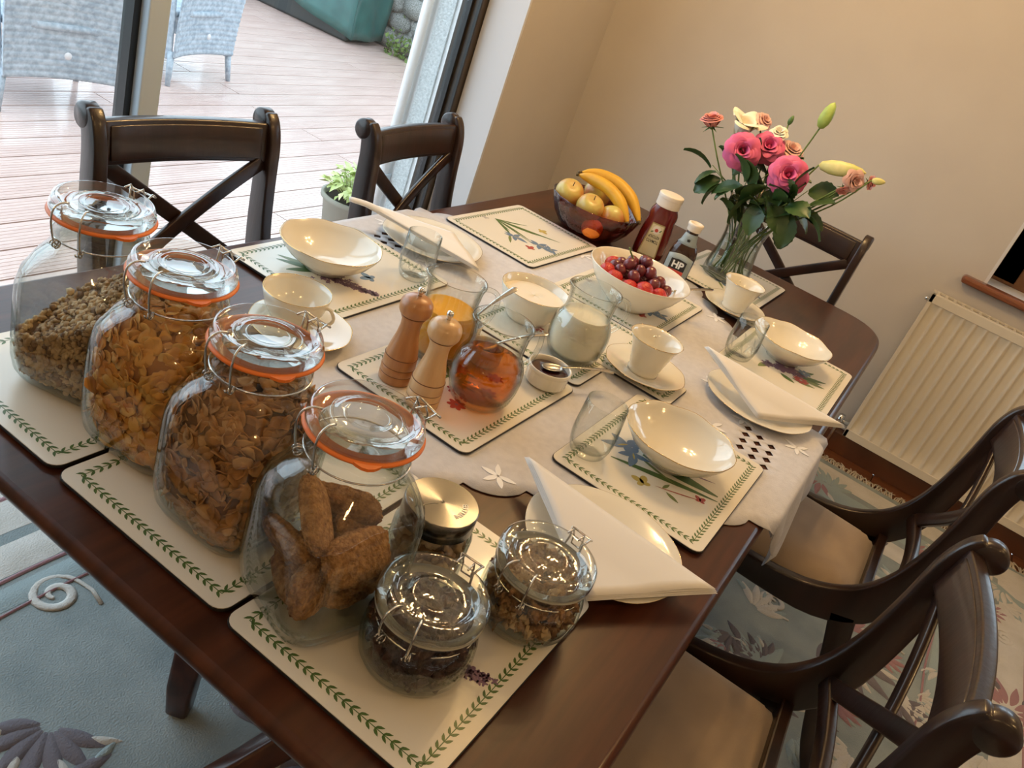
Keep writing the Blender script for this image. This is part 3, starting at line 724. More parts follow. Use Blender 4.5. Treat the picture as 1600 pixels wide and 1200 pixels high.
# ================================================================== PLACEMATS
MZ = TT + .0042
def border_mb(lx, ly):
    mb = MB(); ix, iy = lx / 2 - .022, ly / 2 - .022
    for (a, b) in (((-ix, -iy), (ix, -iy)), ((ix, -iy), (ix, iy)), ((ix, iy), (-ix, iy)), ((-ix, iy), (-ix, -iy))):
        a = Vector(a); b = Vector(b); d = b - a; L_ = d.length; ang = math.atan2(d.y, d.x); n = max(2, int(L_ / .0115)); nn = Vector((-sin(ang), cos(ang)))
        q = [a - nn * .0006, b - nn * .0006, b + nn * .0006, a + nn * .0006]; mb.flat([(p.x, p.y) for p in q], 0)
        for i in range(n):
            p = a + d * ((i + .5) / n)
            for s in (-1, 1): mb.flat(leafpoly(p.x, p.y, ang + s * .95, .0105, .0048, 3, -.3 * s), 0)
    return mb
BORD = border_mb(.40, .30).mesh('leaf_border', 'print_green')
BASE = MB().prism(rrect(.40, .30, .018), 0, .0036).mesh('cork_back', 'mat_cork')
TOP = MB().prism(rrect(.398, .298, .018), .0036, .0046).mesh('printed_face', 'mat_cream')
def blade(mb, x, y, a, L_, w, mi, bend=0.): mb.flat(leafpoly(x, y, a, L_, w, 8, bend), random.uniform(0, .00012), mi)
def flower(mb, x, y, r, mi, n=6, a0=0., mi2=None):
    for k in range(n):
        a = a0 + 2 * pi * k / n; mb.flat(ellipse(x + r * .55 * cos(a), y + r * .55 * sin(a), r * .55, r * .30, a, 10), .0001 + .00002 * k, mi)
    if mi2 is not None: mb.flat(ellipse(x, y, r * .2, r * .2), .0003, mi2)
def butterfly(mb, x, y, r, mi, a0=0.):
    for s in (-1, 1):
        mb.flat(ellipse(x + r * .5 * cos(a0 + s * .6), y + r * .5 * sin(a0 + s * .6), r * .6, r * .34, a0 + s * .7, 10), .00014, mi)
        mb.flat(ellipse(x - r * .15 * cos(a0) + s * r * .3 * -sin(a0), y - r * .15 * sin(a0) + s * r * .3 * cos(a0), r * .35, r * .25, a0 + s * 1.8, 10), .0001, mi)
PM = ['print_green', 'print_olive', 'print_blue', 'print_lilac', 'print_red', 'print_yellow', 'print_pale']
def botanical(kind):
    mb = MB(); R_ = random.Random(kind)
    def bl(x0, y0, x1, y1, w, mi, bend=0.):
        blade(mb, x0, y0, math.atan2(y1 - y0, x1 - x0), sqrt((x1 - x0) ** 2 + (y1 - y0) ** 2), w, mi, bend)
    def iris(x, y, r, a, mi=2):
        for da, l, w in ((0, 1.6, .7), (.9, 1.1, .6), (-.9, 1.1, .6), (2.6, 1.0, .5), (-2.6, .9, .5)): mb.flat(leafpoly(x, y, a + da, r * l, r * w, 6, .25 * (1 if da > 0 else -1)), .0001 + random.uniform(0, .0001), mi)
        mb.flat(leafpoly(x, y, a, r * .7, r * .15, 4), .0003, 5)
    if kind == 0:   # iris: strap leaves along the mat, two blue flowers, moths
        for x1, y1, w, b_ in ((.061, -.085, .013, .06), (.02, -.03, .011, .1), (-.02, -.04, .009, -.1), (-.06, 0, .012, -.1), (.045, .02, .009, .2), (-.045, -.06, .005, .0), (-.05, .03, .006, .1)): bl(-.015, .10, x1, y1, w, 0, b_)
        bl(-.07, .01, -.12, -.026, .010, 1); iris(-.066, .0, .028, -1.2); iris(-.03, -.065, .030, -1.4); iris(-.014, -.095, .022, -1.9)
        butterfly(mb, -.082, -.072, .018, 4, .9); butterfly(mb, .08, -.007, .020, 5, -.9); butterfly(mb, -.05, .115, .014, 6, 0)
    elif kind in (1, 5):  # buddleia spike with blue butterfly
        for k in range(170):
            t = R_.random(); flower(mb, -.075 + .045 * t + R_.gauss(0, .012 * (1 - t) + .003), .0 - .115 * t + R_.gauss(0, .004), .0055, 3, 4, R_.random() * 3)
        for k, (x, y) in enumerate(() if kind == 5 else ((-.11, .09), (-.09, .10), (-.07, .105), (-.05, .09), (-.13, .05), (-.02, .06))): bl(-.075, .01, x, y, .020, k % 2, R_.uniform(-.2, .2))
        butterfly(mb, .019, -.056, .024, 2, 2.2)
    elif kind == 2:  # passion flower spray
        for k in range(120):
            t = R_.random(); flower(mb, -.045 + .045 * t + R_.gauss(0, .009), .05 - .10 * t + R_.gauss(0, .004), .006, 3, 4, R_.random() * 3)
        for (x0, y0, x1, y1) in ((-.01, -.04, .025, -.108), (-.02, -.05, -.015, -.110), (.0, -.03, .05, -.07), (-.05, -.03, -.045, -.09), (-.04, .04, -.09, .06), (-.02, -.04, .0, -.10), (.01, .0, .06, -.02), (-.06, .0, -.08, -.04)): bl(x0, y0, x1, y1, .020, R_.choice((0, 0, 1)), .1)
        flower(mb, -.035, -.050, .020, 4, 8, .2, 6); flower(mb, .0, .0, .030, 3, 9, .2, 6); flower(mb, .022, -.045, .018, 2, 7, .2, 6)
    elif kind == 3:  # red flowers
        for (x, y) in ((-.06, .035), (.0, .06), (.05, .02), (-.02, -.02), (.09, .05)): flower(mb, x, y, .017, 4, 7, x * 30, 3)
        for k in range(10): blade(mb, .01 + R_.uniform(-.06, .06), .02 + R_.uniform(-.04, .03), R_.uniform(-2.5, .2), .05, .010, R_.choice((0, 1)), .2)
    elif kind == 4:  # iris at the near place
        bl(-.088, .078, -.014, -.116, .017, 0, -.04); bl(-.02, .04, -.012, -.114, .030, 0, .04); bl(-.01, .03, .024, -.066, .012, 0, .05); bl(-.03, .05, -.06, -.04, .008, 1, .1)
        iris(-.018, .075, .034, 2.6); iris(-.035, .055, .030, -2.6); butterfly(mb, -.106, .002, .022, 5, .9); bl(-.092, -.018, -.050, -.105, .0035, 4, .05); bl(-.090, -.040, -.100, -.068, .010, 1); bl(-.085, -.03, -.062, -.035, .008, 1)
        butterfly(mb, -.052, -.094, .014, 4, .3); bl(.01, -.04, .032, -.095, .005, 3)
    return mb.mesh('botanical_print', PM)
BOT = [botanical(k) for k in range(6)]
GM = 'botanical placemats on the table'
def placemat(x, y, rz, bot, label, z=MZ, turn=0.):
    t = thing('placemat', label, 'placemat', (x, y, z), rz, GM)
    part('cork_back', BASE, None, t); part('printed_face', TOP, None, t)
    part('leaf_border', BORD, None, t, loc=(0, 0, .0048)); part('botanical_print', BOT[bot], None, t, loc=(0, 0, .0048), rot=turn)
    return t
MT = MZ + .0052          # height of a mat's face
placemat(-.907, .303, .01, 3, 'botanical placemat under the two leftmost cereal jars, by the window side')
placemat(-.907, -.004, .008, 0, 'botanical placemat in the middle of the near end, under the bran flake jar')
placemat(-.909, -.311, .001, 5, 'botanical placemat under the three small nut and fruit jars')
placemat(-.389, .001, -.011, 3, 'botanical placemat in the centre under the pepper mills and juice jugs', turn=pi)
placemat(.021, .003, 0, 3, 'botanical placemat under the milk jug and the cream bowl')
placemat(.425, .002, 0, 0, 'botanical placemat under the big white bowl of grapes')
placemat(-.255, -.388, -.004, 4, 'botanical placemat with a blue iris at the nearest right hand place')
placemat(.526, -.430, .0, 2, 'botanical placemat with purple flowers at the far right place')
placemat(-.270, .413, .01, 1, 'botanical placemat with lilac spike and blue butterfly at the window side place')
placemat(.459, .376, -.021, 0, 'empty botanical placemat with blue irises, lying bare beside the fruit bowl')
placemat(.995, -.10, -.02, 0, 'botanical placemat under the flower vase at the far end')
t = thing('coaster', 'small botanical mat under the cup and saucer next to the milk jug', 'coaster', (.025, -.200, MZ + .001), .0)
part('cork_back', MB().prism(rrect(.12, .21, .012), 0, .0036), 'mat_cork', t); part('printed_face', MB().prism(rrect(.118, .208, .012), .0036, .0046), 'mat_cream', t); part('leaf_border', border_mb(.12, .21), 'print_green', t, loc=(0, 0, .0048))
t = thing('coaster', 'small botanical mat under the cup and saucer in front of the vase', 'coaster', (.735, -.250, TT + .0015), .0)
part('cork_back', MB().prism(rrect(.085, .12, .012), 0, .0036), 'mat_cork', t); part('printed_face', MB().prism(rrect(.083, .118, .012), .0036, .0046), 'mat_cream', t); part('leaf_border', border_mb(.085, .12), 'print_green', t, loc=(0, 0, .0048))

# ================================================================== KILNER STYLE JARS
def sq_mod(h):
    """square-with-round-corners cross section fading to a circle at the neck"""
    def f(t, r, z):
        w = 1 - min(1, max(0, (z - .152) / .058)); w = w * w * (3 - 2 * w)
        n = 2 + 2.4 * w; k = (abs(cos(t)) ** n + abs(sin(t)) ** n) ** (-1 / n)
        return r * k, z
    return f
BIG_OUT = [(.0, .006), (.030, .005), (.050, .001), (.062, .0), (.071, .006), (.078, .020), (.0815, .042), (.082, .070), (.082, .120), (.081, .150), (.078, .170), (.071, .187), (.062, .198), (.0575, .205), (.0568, .213), (.0595, .218), (.0595, .223), (.0575, .227), (.0590, .233), (.0590, .238), (.0530, .238)]
def _zr(P): return [(r, z if z < .15 else .15 + (z - .15) * 1.193) for r, z in P]
BIG_OUT = _zr(BIG_OUT)
BIG_IN = [(.0530, .238), (.0525, .205), (.058, .196), (.067, .184), (.0745, .167), (.0775, .148), (.0785, .12), (.0785, .045), (.074, .022), (.066, .012), (.0, .011)]
BIG_IN = _zr(BIG_IN)
def wires(t, rn, zn, rl, zl, zt, s=1.):
    """bail clip: two hooks on the -x side, lever loop on the +x side, wire band round the neck"""
    part('neck_wire', MB().tube([(rn * cos(a), rn * sin(a), zn) for a in [2 * pi * k / 36 for k in range(36)]], .0011, 6, True), 'wire_steel', t)
    for sg in (-1, 1):
        a = pi + sg * .27; c, q = cos(a), sin(a)
        P = [((rl - .014) * c, (rl - .014) * q, zt + .001), ((rl - .003) * c, (rl - .003) * q, zt + .0025), ((rl + .007) * c, (rl + .007) * q, zt - .004), ((rl + .009) * c, (rl + .009) * q, zl - .006), ((rn + .010) * c, (rn + .010) * q, zn + .004), ((rn + .002) * c, (rn + .002) * q, zn - .004)]
        part('clip_wire', MB().tube(smooth(P, 3), .0014, 7), 'wire_steel', t)
        coil = [((rn + .007) * c + .005 * cos(b) * c, (rn + .007) * q + .005 * cos(b) * q, zn + .005 * sin(b)) for b in [k * .6 for k in range(22)]]
        coil = [(x + q * (-.004 + i * .0004) * sg, y - c * (-.004 + i * .0004) * sg, z) for i, (x, y, z) in enumerate(coil)]
        part('wire_coil', MB().tube(coil, .0011, 6), 'wire_steel', t)
    h = .017 * s
    P = [(rn + .001, -h * .8, zn), (rl + .004, -h * .8, zn + .010), (rl + .006, -h * .7, zl), (rl + .014, -h, zl + .010), (rl + .022, -h, zl + .004), (rl + .022, h, zl + .004), (rl + .014, h, zl + .010), (rl + .006, h * .7, zl), (rl + .004, h * .8, zn + .010), (rn + .001, h * .8, zn)]
    part('lever_loop', MB().tube(P, .0015, 7), 'wire_steel', t)
    P = [(rl - .012, -h * .55, zt + .001), (rl + .002, -h * .55, zt + .002), (rl + .010, -h * .5, zl + .004), (rl + .012, -h * .45, zn + .014), (rl + .012, h * .45, zn + .014), (rl + .010, h * .5, zl + .004), (rl + .002, h * .55, zt + .002), (rl - .012, h * .55, zt + .001)]
    part('lever_wire', MB().tube(P, .0013, 6), 'wire_steel', t)
def make_big_jar(label):
    t = thing('clip_top_jar', label, 'jar', (0, 0, 0), 0, 'large clip top cereal jars')
    part('glass_body', MB().lathe(BIG_OUT + BIG_IN, 72, mod=sq_mod(0)), 'jar_glass', t)
    part('rubber_seal', MB().lathe([(.050, .2556), (.0660, .2556), (.0675, .2578), (.0660, .2600), (.050, .2600), (.050, .2556)], 56), 'rubber_orange', t)
    tb = [(cos(a) * r, sin(a) * r) for a, r in [(-2.35 + k * .09, .064 + .010 * sin(pi * k / 6)) for k in range(7)]] + [(cos(-2.35 + k * .09) * .060, sin(-2.35 + k * .09) * .060) for k in range(6, -1, -1)]
    part('seal_tab', MB().prism(tb, .2560, .2596), 'rubber_orange', t)
    lid = [(.0, .266), (.026, .266), (.029, .2685), (.033, .2685), (.036, .265), (.048, .265), (.052, .269), (.055, .2755), (.0585, .278), (.0612, .276), (.0622, .271), (.0625, .262), (.0645, .258), (.0650, .250), (.0645, .2435), (.0500, .2430), (.0480, .238), (.0470, .2365), (.0, .2365)]
    lid = [(r, .2605 + (z - .2435) * .545 if z >= .2435 else .2605 - (.2435 - z)) for r, z in lid]
    part('lid', MB().lathe(lid, 56), 'lid_glass', t)
    part('lid_emblem', MB().lathe([(.0225, .2730), (.0245, .2752), (.0265, .2730)], 48).lathe([(.037, .2724), (.039, .2744), (.041, .2724)], 48), 'lid_glass', t)
    wires(t, .0592, .2275, .0655, .264, .2798)
    return t
JR = math.radians
jar1 = make_big_jar('big clip top jar of muesli, furthest to the left and only part filled')
place(jar1, (-.955, .302, MT), .32)
JARS = [(-.955, .302, .32), (-.965, .133, .10), (-.985, -.035, .02), (-1.005, -.205, -.30)]
jl = [None, 'big clip top jar filled with yellow cornflakes, second from the left', 'big clip top jar filled with brown bran flakes, third from the left', 'big clip top jar of whole wheat biscuits, nearest of the four big jars']
for k in (1, 2, 3): dup(jar1, (JARS[k][0], JARS[k][1], MT), JARS[k][2], jl[k])
# ---- contents
def flake(rnd, s, curl=.35, th=.0009):
    n = 9; V = [(0, 0, 0)]; e0 = rnd.uniform(0, 6.3); el = rnd.uniform(.7, 1); rr = [s * (el + (1 - el) * cos(2 * pi * k / n + e0) ** 2) * rnd.uniform(.88, 1.1) for k in range(n)]
    cu = rnd.uniform(-curl, curl); cv = rnd.uniform(-curl, curl)
    def h(x, y): return (cu * x * x + cv * y * y) / s + rnd.uniform(-.07, .07) * s
    for f in (.55, 1):
        for k in range(n):
            a = 2 * pi * k / n + rnd.uniform(-.15, .15); x, y = rr[k] * f * cos(a), rr[k] * f * sin(a) * .85; V.append((x, y, h(x, y)))
    F = [(0, 1 + k, 1 + (k + 1) % n) for k in range(n)] + [(1 + k, n + 1 + k, n + 1 + (k + 1) % n, 1 + (k + 1) % n) for k in range(n)]
    m_ = len(V); V2 = V + [(x, y, z - th) for x, y, z in V]; F2 = F + [tuple(m_ + i for i in f[::-1]) for f in F] + [(n + 1 + k, n + 1 + m_ + k, n + 1 + m_ + (k + 1) % n, n + 1 + (k + 1) % n) for k in range(n)]
    return V2, F2
def lump(rnd, s, el=(1, .8, .6), rough=.25, n=8, m=6):
    o = Vector((rnd.random() * 50, rnd.random() * 50, 0))
    return MB().ball((0, 0, 0), s, n, m, sc=el, f=lambda d: 1 + rough * MN.noise(d * 2.2 + o) * 2)
def inner_r(t, z):
    """inner wall radius of the big jar along direction t"""
    P = BIG_IN[::-1]; r = P[-1][0]
    for (r0, z0), (r1, z1) in zip(P[1:], P[2:]):
        if z0 <= z <= z1: r = r0 + (r1 - r0) * (z - z0) / max(1e-6, z1 - z0); break
    if z < .012: r = .06
    return sq_mod(0)(t, r, z)[0]
def fill_jar(name, label, cat, J, rnd, n, size, mats, top, maker, core=.013, tilt=.5, gap=.006, ntop=80):
    mb = MB()
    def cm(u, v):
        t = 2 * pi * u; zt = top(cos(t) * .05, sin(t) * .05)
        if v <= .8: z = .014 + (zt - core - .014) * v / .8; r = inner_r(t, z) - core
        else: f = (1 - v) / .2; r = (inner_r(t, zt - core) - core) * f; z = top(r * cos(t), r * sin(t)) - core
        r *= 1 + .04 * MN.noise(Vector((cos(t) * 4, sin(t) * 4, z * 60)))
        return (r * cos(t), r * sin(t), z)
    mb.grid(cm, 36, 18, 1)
    for k in range(n + ntop):
        t = rnd.uniform(0, 2 * pi)
        if k < n:
            zt = top(cos(t) * .06, sin(t) * .06); z = .014 + (zt - .014) * ((k + .5) / n); d = size * .35 + rnd.uniform(gap * .3, gap * 1.6); r = inner_r(t, z) - d
            nrm = Vector((cos(t), sin(t), 0))
            if abs(cos(t)) > .85 and z < .16: nrm = Vector((math.copysign(1, cos(t)), 0, 0))
            if abs(sin(t)) > .85 and z < .16: nrm = Vector((0, math.copysign(1, sin(t)), 0))
        else:
            rmax = inner_r(t, min(.2, top(0, 0))) - size; r = rmax * sqrt(rnd.random()); z = top(r * cos(t), r * sin(t)) - rnd.uniform(0, size * .5); nrm = Vector((0, 0, 1))
        nrm = (nrm + Vector((rnd.gauss(0, tilt), rnd.gauss(0, tilt), rnd.gauss(0, tilt)))).normalized()
        q = nrm.to_track_quat('Z', 'Y').to_matrix().to_4x4() @ Matrix.Rotation(rnd.uniform(0, 6.3), 4, 'Z')
        a = maker(rnd, size * rnd.uniform(.7, 1.2))
        V, F = a if isinstance(a, tuple) else (a.V, a.F)
        mi = 0 if len(mats) < 3 or rnd.random() < .75 else 2
        mb.add(V, F, mi, True, Matrix.Translation((r * cos(t), r * sin(t), z)) @ q)
    return solo(name, mb, mats, label, cat, (J[0], J[1], MT), J[2], kind='stuff')
rn = random.Random(3)
fill_jar('muesli', 'clumpy oat muesli heaped against one side of the leftmost big jar', 'cereal', JARS[0], rn, 2300, .0058, ['muesli', 'muesli_dark', 'muesli_dark'], lambda x, y: .122 - .75 * y + .35 * x, lambda r, s: lump(r, s, (1, .8, .6), .4, 6, 4), .008, 1., .005, 620)
fill_jar('cornflakes', 'golden cornflakes filling the second big jar', 'cereal', JARS[1], rn, 1050, .0128, ['cornflake', 'cornflake_deep', 'cornflake_pale'], lambda x, y: .214, lambda r, s: flake(r, s, .38), .012, .30, .005, 90)
fill_jar('bran_flakes', 'brown bran flakes filling the third big jar', 'cereal', JARS[2], rn, 1100, .0122, ['branflake', 'branflake_deep', 'branflake_pale'], lambda x, y: .208, lambda r, s: flake(r, s, .36), .012, .36, .005, 90)
# wheat biscuits: whole, one by one
bis = []
for k in range(3):
    o = Vector((k * 9, 0, 0))
    def bf(d, o=o): return 1 + .07 * MN.noise(d * 6 + o)
    mb = MB().ball((0, 0, 0), 1, 56, 34, f=lambda d, o=o: (1 + .05 * MN.noise(d * 7 + o) + .06 * MN.noise(d * 19 + o) + .05 * MN.noise(d * 34 + o)) / (abs(d.x) ** 3.2 + abs(d.y) ** 3.2 + abs(d.z) ** 2.6) ** (1 / 3.0), sc=(.043, .026, .0125))
    bis.append(mb.mesh('wheat_biscuit', 'wheat_biscuit'))
BI = [((-.022, .012, .030), (.25, .1, 1.2)), ((.026, -.018, .030), (-.2, .15, .3)), ((-.030, .030, .068), (1.1, .2, 1.6)), ((.012, .022, .060), (.5, -.2, .1)), ((-.028, -.028, .062), (1.2, .1, .5)), ((.034, -.012, .078), (.1, -.5, 1.4)), ((.012, -.038, .098), (.9, .1, .2)), ((-.022, .010, .128), (1.0, -.35, 1.25)), ((.030, .034, .112), (1.2, .2, 2.2))]
bl = ['wheat biscuit lying at the bottom of the nearest big jar', 'wheat biscuit on the base of the nearest big jar, facing the nut jars', 'wheat biscuit on edge low in the nearest big jar, toward the bran flakes', 'wheat biscuit tilted in the middle of the nearest big jar', 'wheat biscuit standing low against the front glass of the nearest big jar', 'wheat biscuit resting slanted on the right inside the nearest big jar', 'wheat biscuit lying mid height across the nearest big jar', 'topmost wheat biscuit leaning against the front glass of the nearest big jar', 'wheat biscuit standing at the back of the nearest big jar']
cj, sj = cos(JARS[3][2]), sin(JARS[3][2])
for i, ((x, y, z), r) in enumerate(BI):
    solo('wheat_biscuit', bis[i % 3], None, bl[i], 'biscuit', (JARS[3][0] + cj * x - sj * y, JARS[3][1] + sj * x + cj * y, MT + z), Euler((r[0], r[1], r[2] + JARS[3][2])), 'wheat biscuits in the nearest big jar', scale=1.14)
# ---- small clip top jars
def make_small_jar(label, loc, rz, hb=0.):
    t = thing('small_clip_jar', label, 'jar', loc, rz, 'small clip top jars')
    o = [(0, .005), (.035, .003), (.050, .0), (.060, .005), (.067, .018), (.069, .034), (.067, .052), (.062, .064), (.0585, .070), (.0585, .078), (.054, .078)]
    i_ = [(.054, .078), (.053, .070), (.058, .060), (.0635, .050), (.0655, .034), (.063, .019), (.055, .010), (0, .010)]
    o = [(r, z if z < .04 else .04 + (z - .04) * 1.237) for r, z in o]; i_ = [(r, z if z < .04 else .04 + (z - .04) * 1.237) for r, z in i_]
    part('glass_body', MB().lathe(o + i_, 56), 'jar_glass', t)
    part('rubber_seal', MB().lathe([(.052, .0873), (.064, .0873), (.065, .0885), (.064, .0897), (.052, .0897), (.052, .0873)], 48), 'rubber_clear', t)
    lid = [(0, .100), (.020, .100), (.024, .103), (.028, .103), (.031, .099), (.042, .0985), (.045, .102), (.048, .108), (.053, .1125), (.0595, .1125), (.0645, .108), (.066, .100), (.066, .090), (.0645, .083), (.052, .0825), (.049, .076), (.047, .075), (0, .075)]; lid = [(r, .0905 + (z - .083) * .745 if z >= .083 else z + .0075) for r, z in lid]
    part('lid', MB().lathe(lid, 56), 'lid_glass', t)
    wires(t, .0600, .0715, .0655, .097, .1128, .9)
    return t
S1, S2, S3 = (-.985, -.343), (-.815, -.400), (-.872, -.262)
make_small_jar('small clip top jar of dark prunes, nearest jar to the photographer', (*S1, MT), .05)
make_small_jar('small clip top jar of walnut pieces, at the right corner of the near placemat', (*S2, MT), -.1)
def heap(name, m, label, cat, c, rnd, n, size, rmax, ztop, maker, core=.010, r0=.055):
    mb = MB(); mb.lathe([(0, .012), (r0 - core, .014), (rmax - core, .026), (rmax - core, ztop - .02), (rmax - core - .01, ztop - .008), (0, ztop - .006)], 24, 1)
    for k in range(n):
        if k < n * .62: t = rnd.uniform(0, 2 * pi); z = .016 + (ztop - .018) * rnd.random(); rr = (r0 + (rmax - r0) * min(1, z / .03)) - size * .75 - rnd.uniform(0, .003)
        else: t = rnd.uniform(0, 2 * pi); rr = (rmax - size * 1.4) * sqrt(rnd.random()); z = ztop - .004 + rnd.uniform(-.003, .003)
        a = maker(rnd, size * rnd.uniform(.75, 1.15))
        mb.add(a.V, a.F, 0 if rnd.random() < .8 else (2 if isinstance(m, list) and len(m) > 2 else 0), True, Matrix.Translation((rr * cos(t), rr * sin(t), z)) @ Euler((rnd.uniform(0, 6), rnd.uniform(0, 6), rnd.uniform(0, 6))).to_matrix().to_4x4())
    return solo(name, mb, m, label, cat, (*c, MT), 0, kind='stuff')
heap('prunes', ['prune', 'prune'], 'dark wrinkled prunes filling the nearest small jar', 'dried fruit', S1, rn, 190, .0125, .0645, .075, lambda r, s: lump(r, s, (1, .75, .6), .35, 10, 7), r0=.060)
heap('walnuts', ['walnut', 'prune', 'muesli'], 'walnut pieces filling the small jar by the napkin', 'nuts', S2, rn, 360, .0090, .063, .074, lambda r, s: lump(r, s, (1, .8, .5), .75, 9, 6))
# ---- steel lidded jar
t = thing('steel_lid_jar', 'small round glass jar with a brushed steel lid, between the big jar and the cloth', 'jar', (*S3, MT))
part('glass_body', MB().lathe([(0, .004), (.046, 0), (.051, .006), (.052, .02), (.052, .085), (.047, .096), (.045, .10), (.042, .10), (.044, .094), (.049, .084), (.049, .02), (.045, .010), (0, .010)], 48), 'jar_glass', t)
part('lid_side', MB().lathe([(.0462, .098), (.0485, .0985), (.0485, .1245), (.0478, .1255)], 56), 'steel_side', t)
part('lid_top', MB().lathe([(.0478, .1255), (.047, .1262), (.020, .1262), (.0028, .1262), (.0026, .125), (0, .125)], 72, smooth=False), 'brushed_steel', t)
part('pivot', MB().lathe([(0, .1275), (.0016, .1274), (.002, .1262)], 12), 'steel_side', t)
mb = MB(); V0 = [(-.006, .002), (-.034, .016)]; mb.prism([(-.0065, .0028), (-.012, .0085), (-.036, .0200), (-.0365, .0190), (-.0125, .0072), (-.0075, .0020)], .1262, .1265)
part('pour_slot', mb, 'frame_black', t, rot=2.4 - 2.4 + .1)
mb = MB(); mb.prism([(.040 * cos(a), .040 * sin(a)) for a in [2.55 + .08 * k for k in range(13)]] + [(.0075 * cos(a), .0075 * sin(a)) for a in (3.5, 3.0, 2.6)], .1262, .12632)
part('pour_flap', mb, 'steel_side', t) if False else None
for k, ch in enumerate('BELLINI'):
    a = -.35 - k * .17 - .55; o = text('lid_letter', ch, .0105, 'etch_white', t, (.030 * cos(a), .030 * sin(a), .1268), (0, 0, a - pi / 2 + pi), .0001, 0)
heap('mixed_nuts', ['pale_nut', 'walnut', 'walnut'], 'pale mixed nuts in the jar with the steel lid', 'nuts', S3, rn, 210, .0075, .048, .088, lambda r, s: lump(r, s, (1.3, .75, .6), .15, 8, 6), r0=.043)

# ================================================================== CROCKERY
def wave(n, a, rim, zw=0.):
    return lambda t, r, z: ((r * (1 + a * cos(n * t) * min(1, r / rim) ** 4)), z + zw * cos(n * t) * min(1, r / rim) ** 6)
def rimring(r, z, w, rad=.0007, n=72):
    P = [w(t, r, z) for t in [2 * pi * k / n for k in range(n)]]
    return MB().tube([(p[0] * cos(2 * pi * k / n), p[0] * sin(2 * pi * k / n), p[1]) for k, p in enumerate(P)], rad, 6, True)
def make_bowl(label):
    t = thing('cereal_bowl', label, 'bowl', (0, 0, 0), 0, 'white gold rimmed cereal bowls')
    w = wave(8, .010, .108, .0012)
    pr = [(0, .004), (.040, .004), (.042, 0), (.046, 0), (.048, .007), (.070, .018), (.089, .033), (.102, .050), (.108, .061), (.1072, .0618), (.1055, .0612), (.099, .050), (.086, .036), (.067, .022), (.045, .012), (.02, .010), (0, .010)]
    part('bowl_body', MB().lathe(pr, 72, mod=w), 'china', t); part('gold_rim', rimring(.1075, .0615, w), 'china_gold', t)
    return t
b0 = make_bowl('white gold rimmed cereal bowl on the nearest right hand placemat'); place(b0, (-.244, -.389, MT), .1)
dup(b0, (.573, -.405, MT), .3, 'white gold rimmed cereal bowl on the far right placemat')
dup(b0, (-.316, .428, MT), .2, 'white gold rimmed cereal bowl on the window side placemat')
def make_plate(label):
    t = thing('side_plate', label, 'plate', (0, 0, 0), 0, 'white side plates under the napkins')
    w = wave(8, .006, .13)
    pr = [(0, .004), (.062, .004), (.064, 0), (.068, 0), (.070, .005), (.085, .008), (.110, .013), (.128, .0185), (.1285, .0195), (.127, .0198), (.109, .0155), (.086, .0105), (.076, .0075), (.070, .0065), (0, .0065)]
    part('plate_body', MB().lathe(pr, 80, mod=w), 'china', t); part('gold_rim', rimring(.128, .0192, w, .0005), 'china_gold', t)
    return t
PZ = TT + .0040
q0 = make_plate('white side plate nearest the photographer, beside the walnut jar'); place(q0, (-.588, -.412, PZ), 0)
dup(q0, (.205, -.440, PZ + .0), 0, 'white side plate between the two right hand placemats')
dup(q0, (.070, .428, PZ), 0, 'white side plate on the window side beside the bare placemat')
def make_cup(label, rim=.0575, h=.078, wide=False):
    t = thing('teacup', label, 'cup', (0, 0, 0), 0, 'white gold rimmed teacups')
    w = wave(8, .008, rim)
    if wide: pr = [(0, .003), (.024, .003), (.026, 0), (.029, 0), (.030, .004), (.044, .016), (.055, .036), (.0605, .056), (.0625, .066), (.0615, .0665), (.0590, .056), (.053, .037), (.041, .018), (.02, .009), (0, .008)]
    else: pr = [(0, .003), (.028, .003), (.030, 0), (.0335, 0), (.034, .006), (.0325, .009), (.036, .020), (.041, .040), (.047, .060), (.0535, .074), (.0575, .080), (.0565, .0805), (.052, .0745), (.045, .061), (.039, .042), (.033, .022), (.02, .010), (0, .009)]
    part('cup_body', MB().lathe(pr, 60, mod=w), 'china', t); part('gold_rim', rimring(pr[8 if wide else 10][0] - .0005, pr[8 if wide else 10][1] + .0004, w, .0006, 60), 'china_gold', t)
    r1, z1 = (.052, .050) if wide else (.046, .062); r0_, z0 = (.042, .018) if wide else (.036, .024)
    P = smooth([(r1, 0, z1), (r1 + .016, 0, z1 + .008), (r1 + .028, 0, z1 - .006), (r1 + .020, 0, (z0 + z1) / 2 - .006), (r0_ + .006, 0, z0 - .002), (r0_ - .003, 0, z0)], 5)
    part('handle', MB().tube(P, .0032, 8), 'china', t)
    return t
def make_saucer(label):
    t = thing('saucer', label, 'saucer', (0, 0, 0), 0, 'white gold rimmed saucers')
    w = wave(8, .010, .094)
    pr = [(0, .003), (.036, .003), (.038, 0), (.042, 0), (.045, .005), (.070, .011), (.0935, .0195), (.0937, .0205), (.092, .0208), (.069, .0135), (.048, .008), (.036, .0058), (0, .0058)]
    part('saucer_body', MB().lathe(pr, 72, mod=w), 'china', t); part('gold_rim', rimring(.0935, .0203, w, .0006), 'china_gold', t)
    return t
cB = make_cup('white teacup in its saucer next to the milk jug'); place(cB, (.032, -.205, MT + .0072), .35, scale=1.05)
sB = make_saucer('white saucer on a small mat next to the milk jug'); place(sB, (.030, -.208, MT + .0012), 0)
dup(cB, (.733, -.200, MT + .0047), .5, 'white teacup in its saucer in front of the flower vase')
dup(sB, (.730, -.202, MT - .0013), 0, 'white saucer in front of the flower vase')
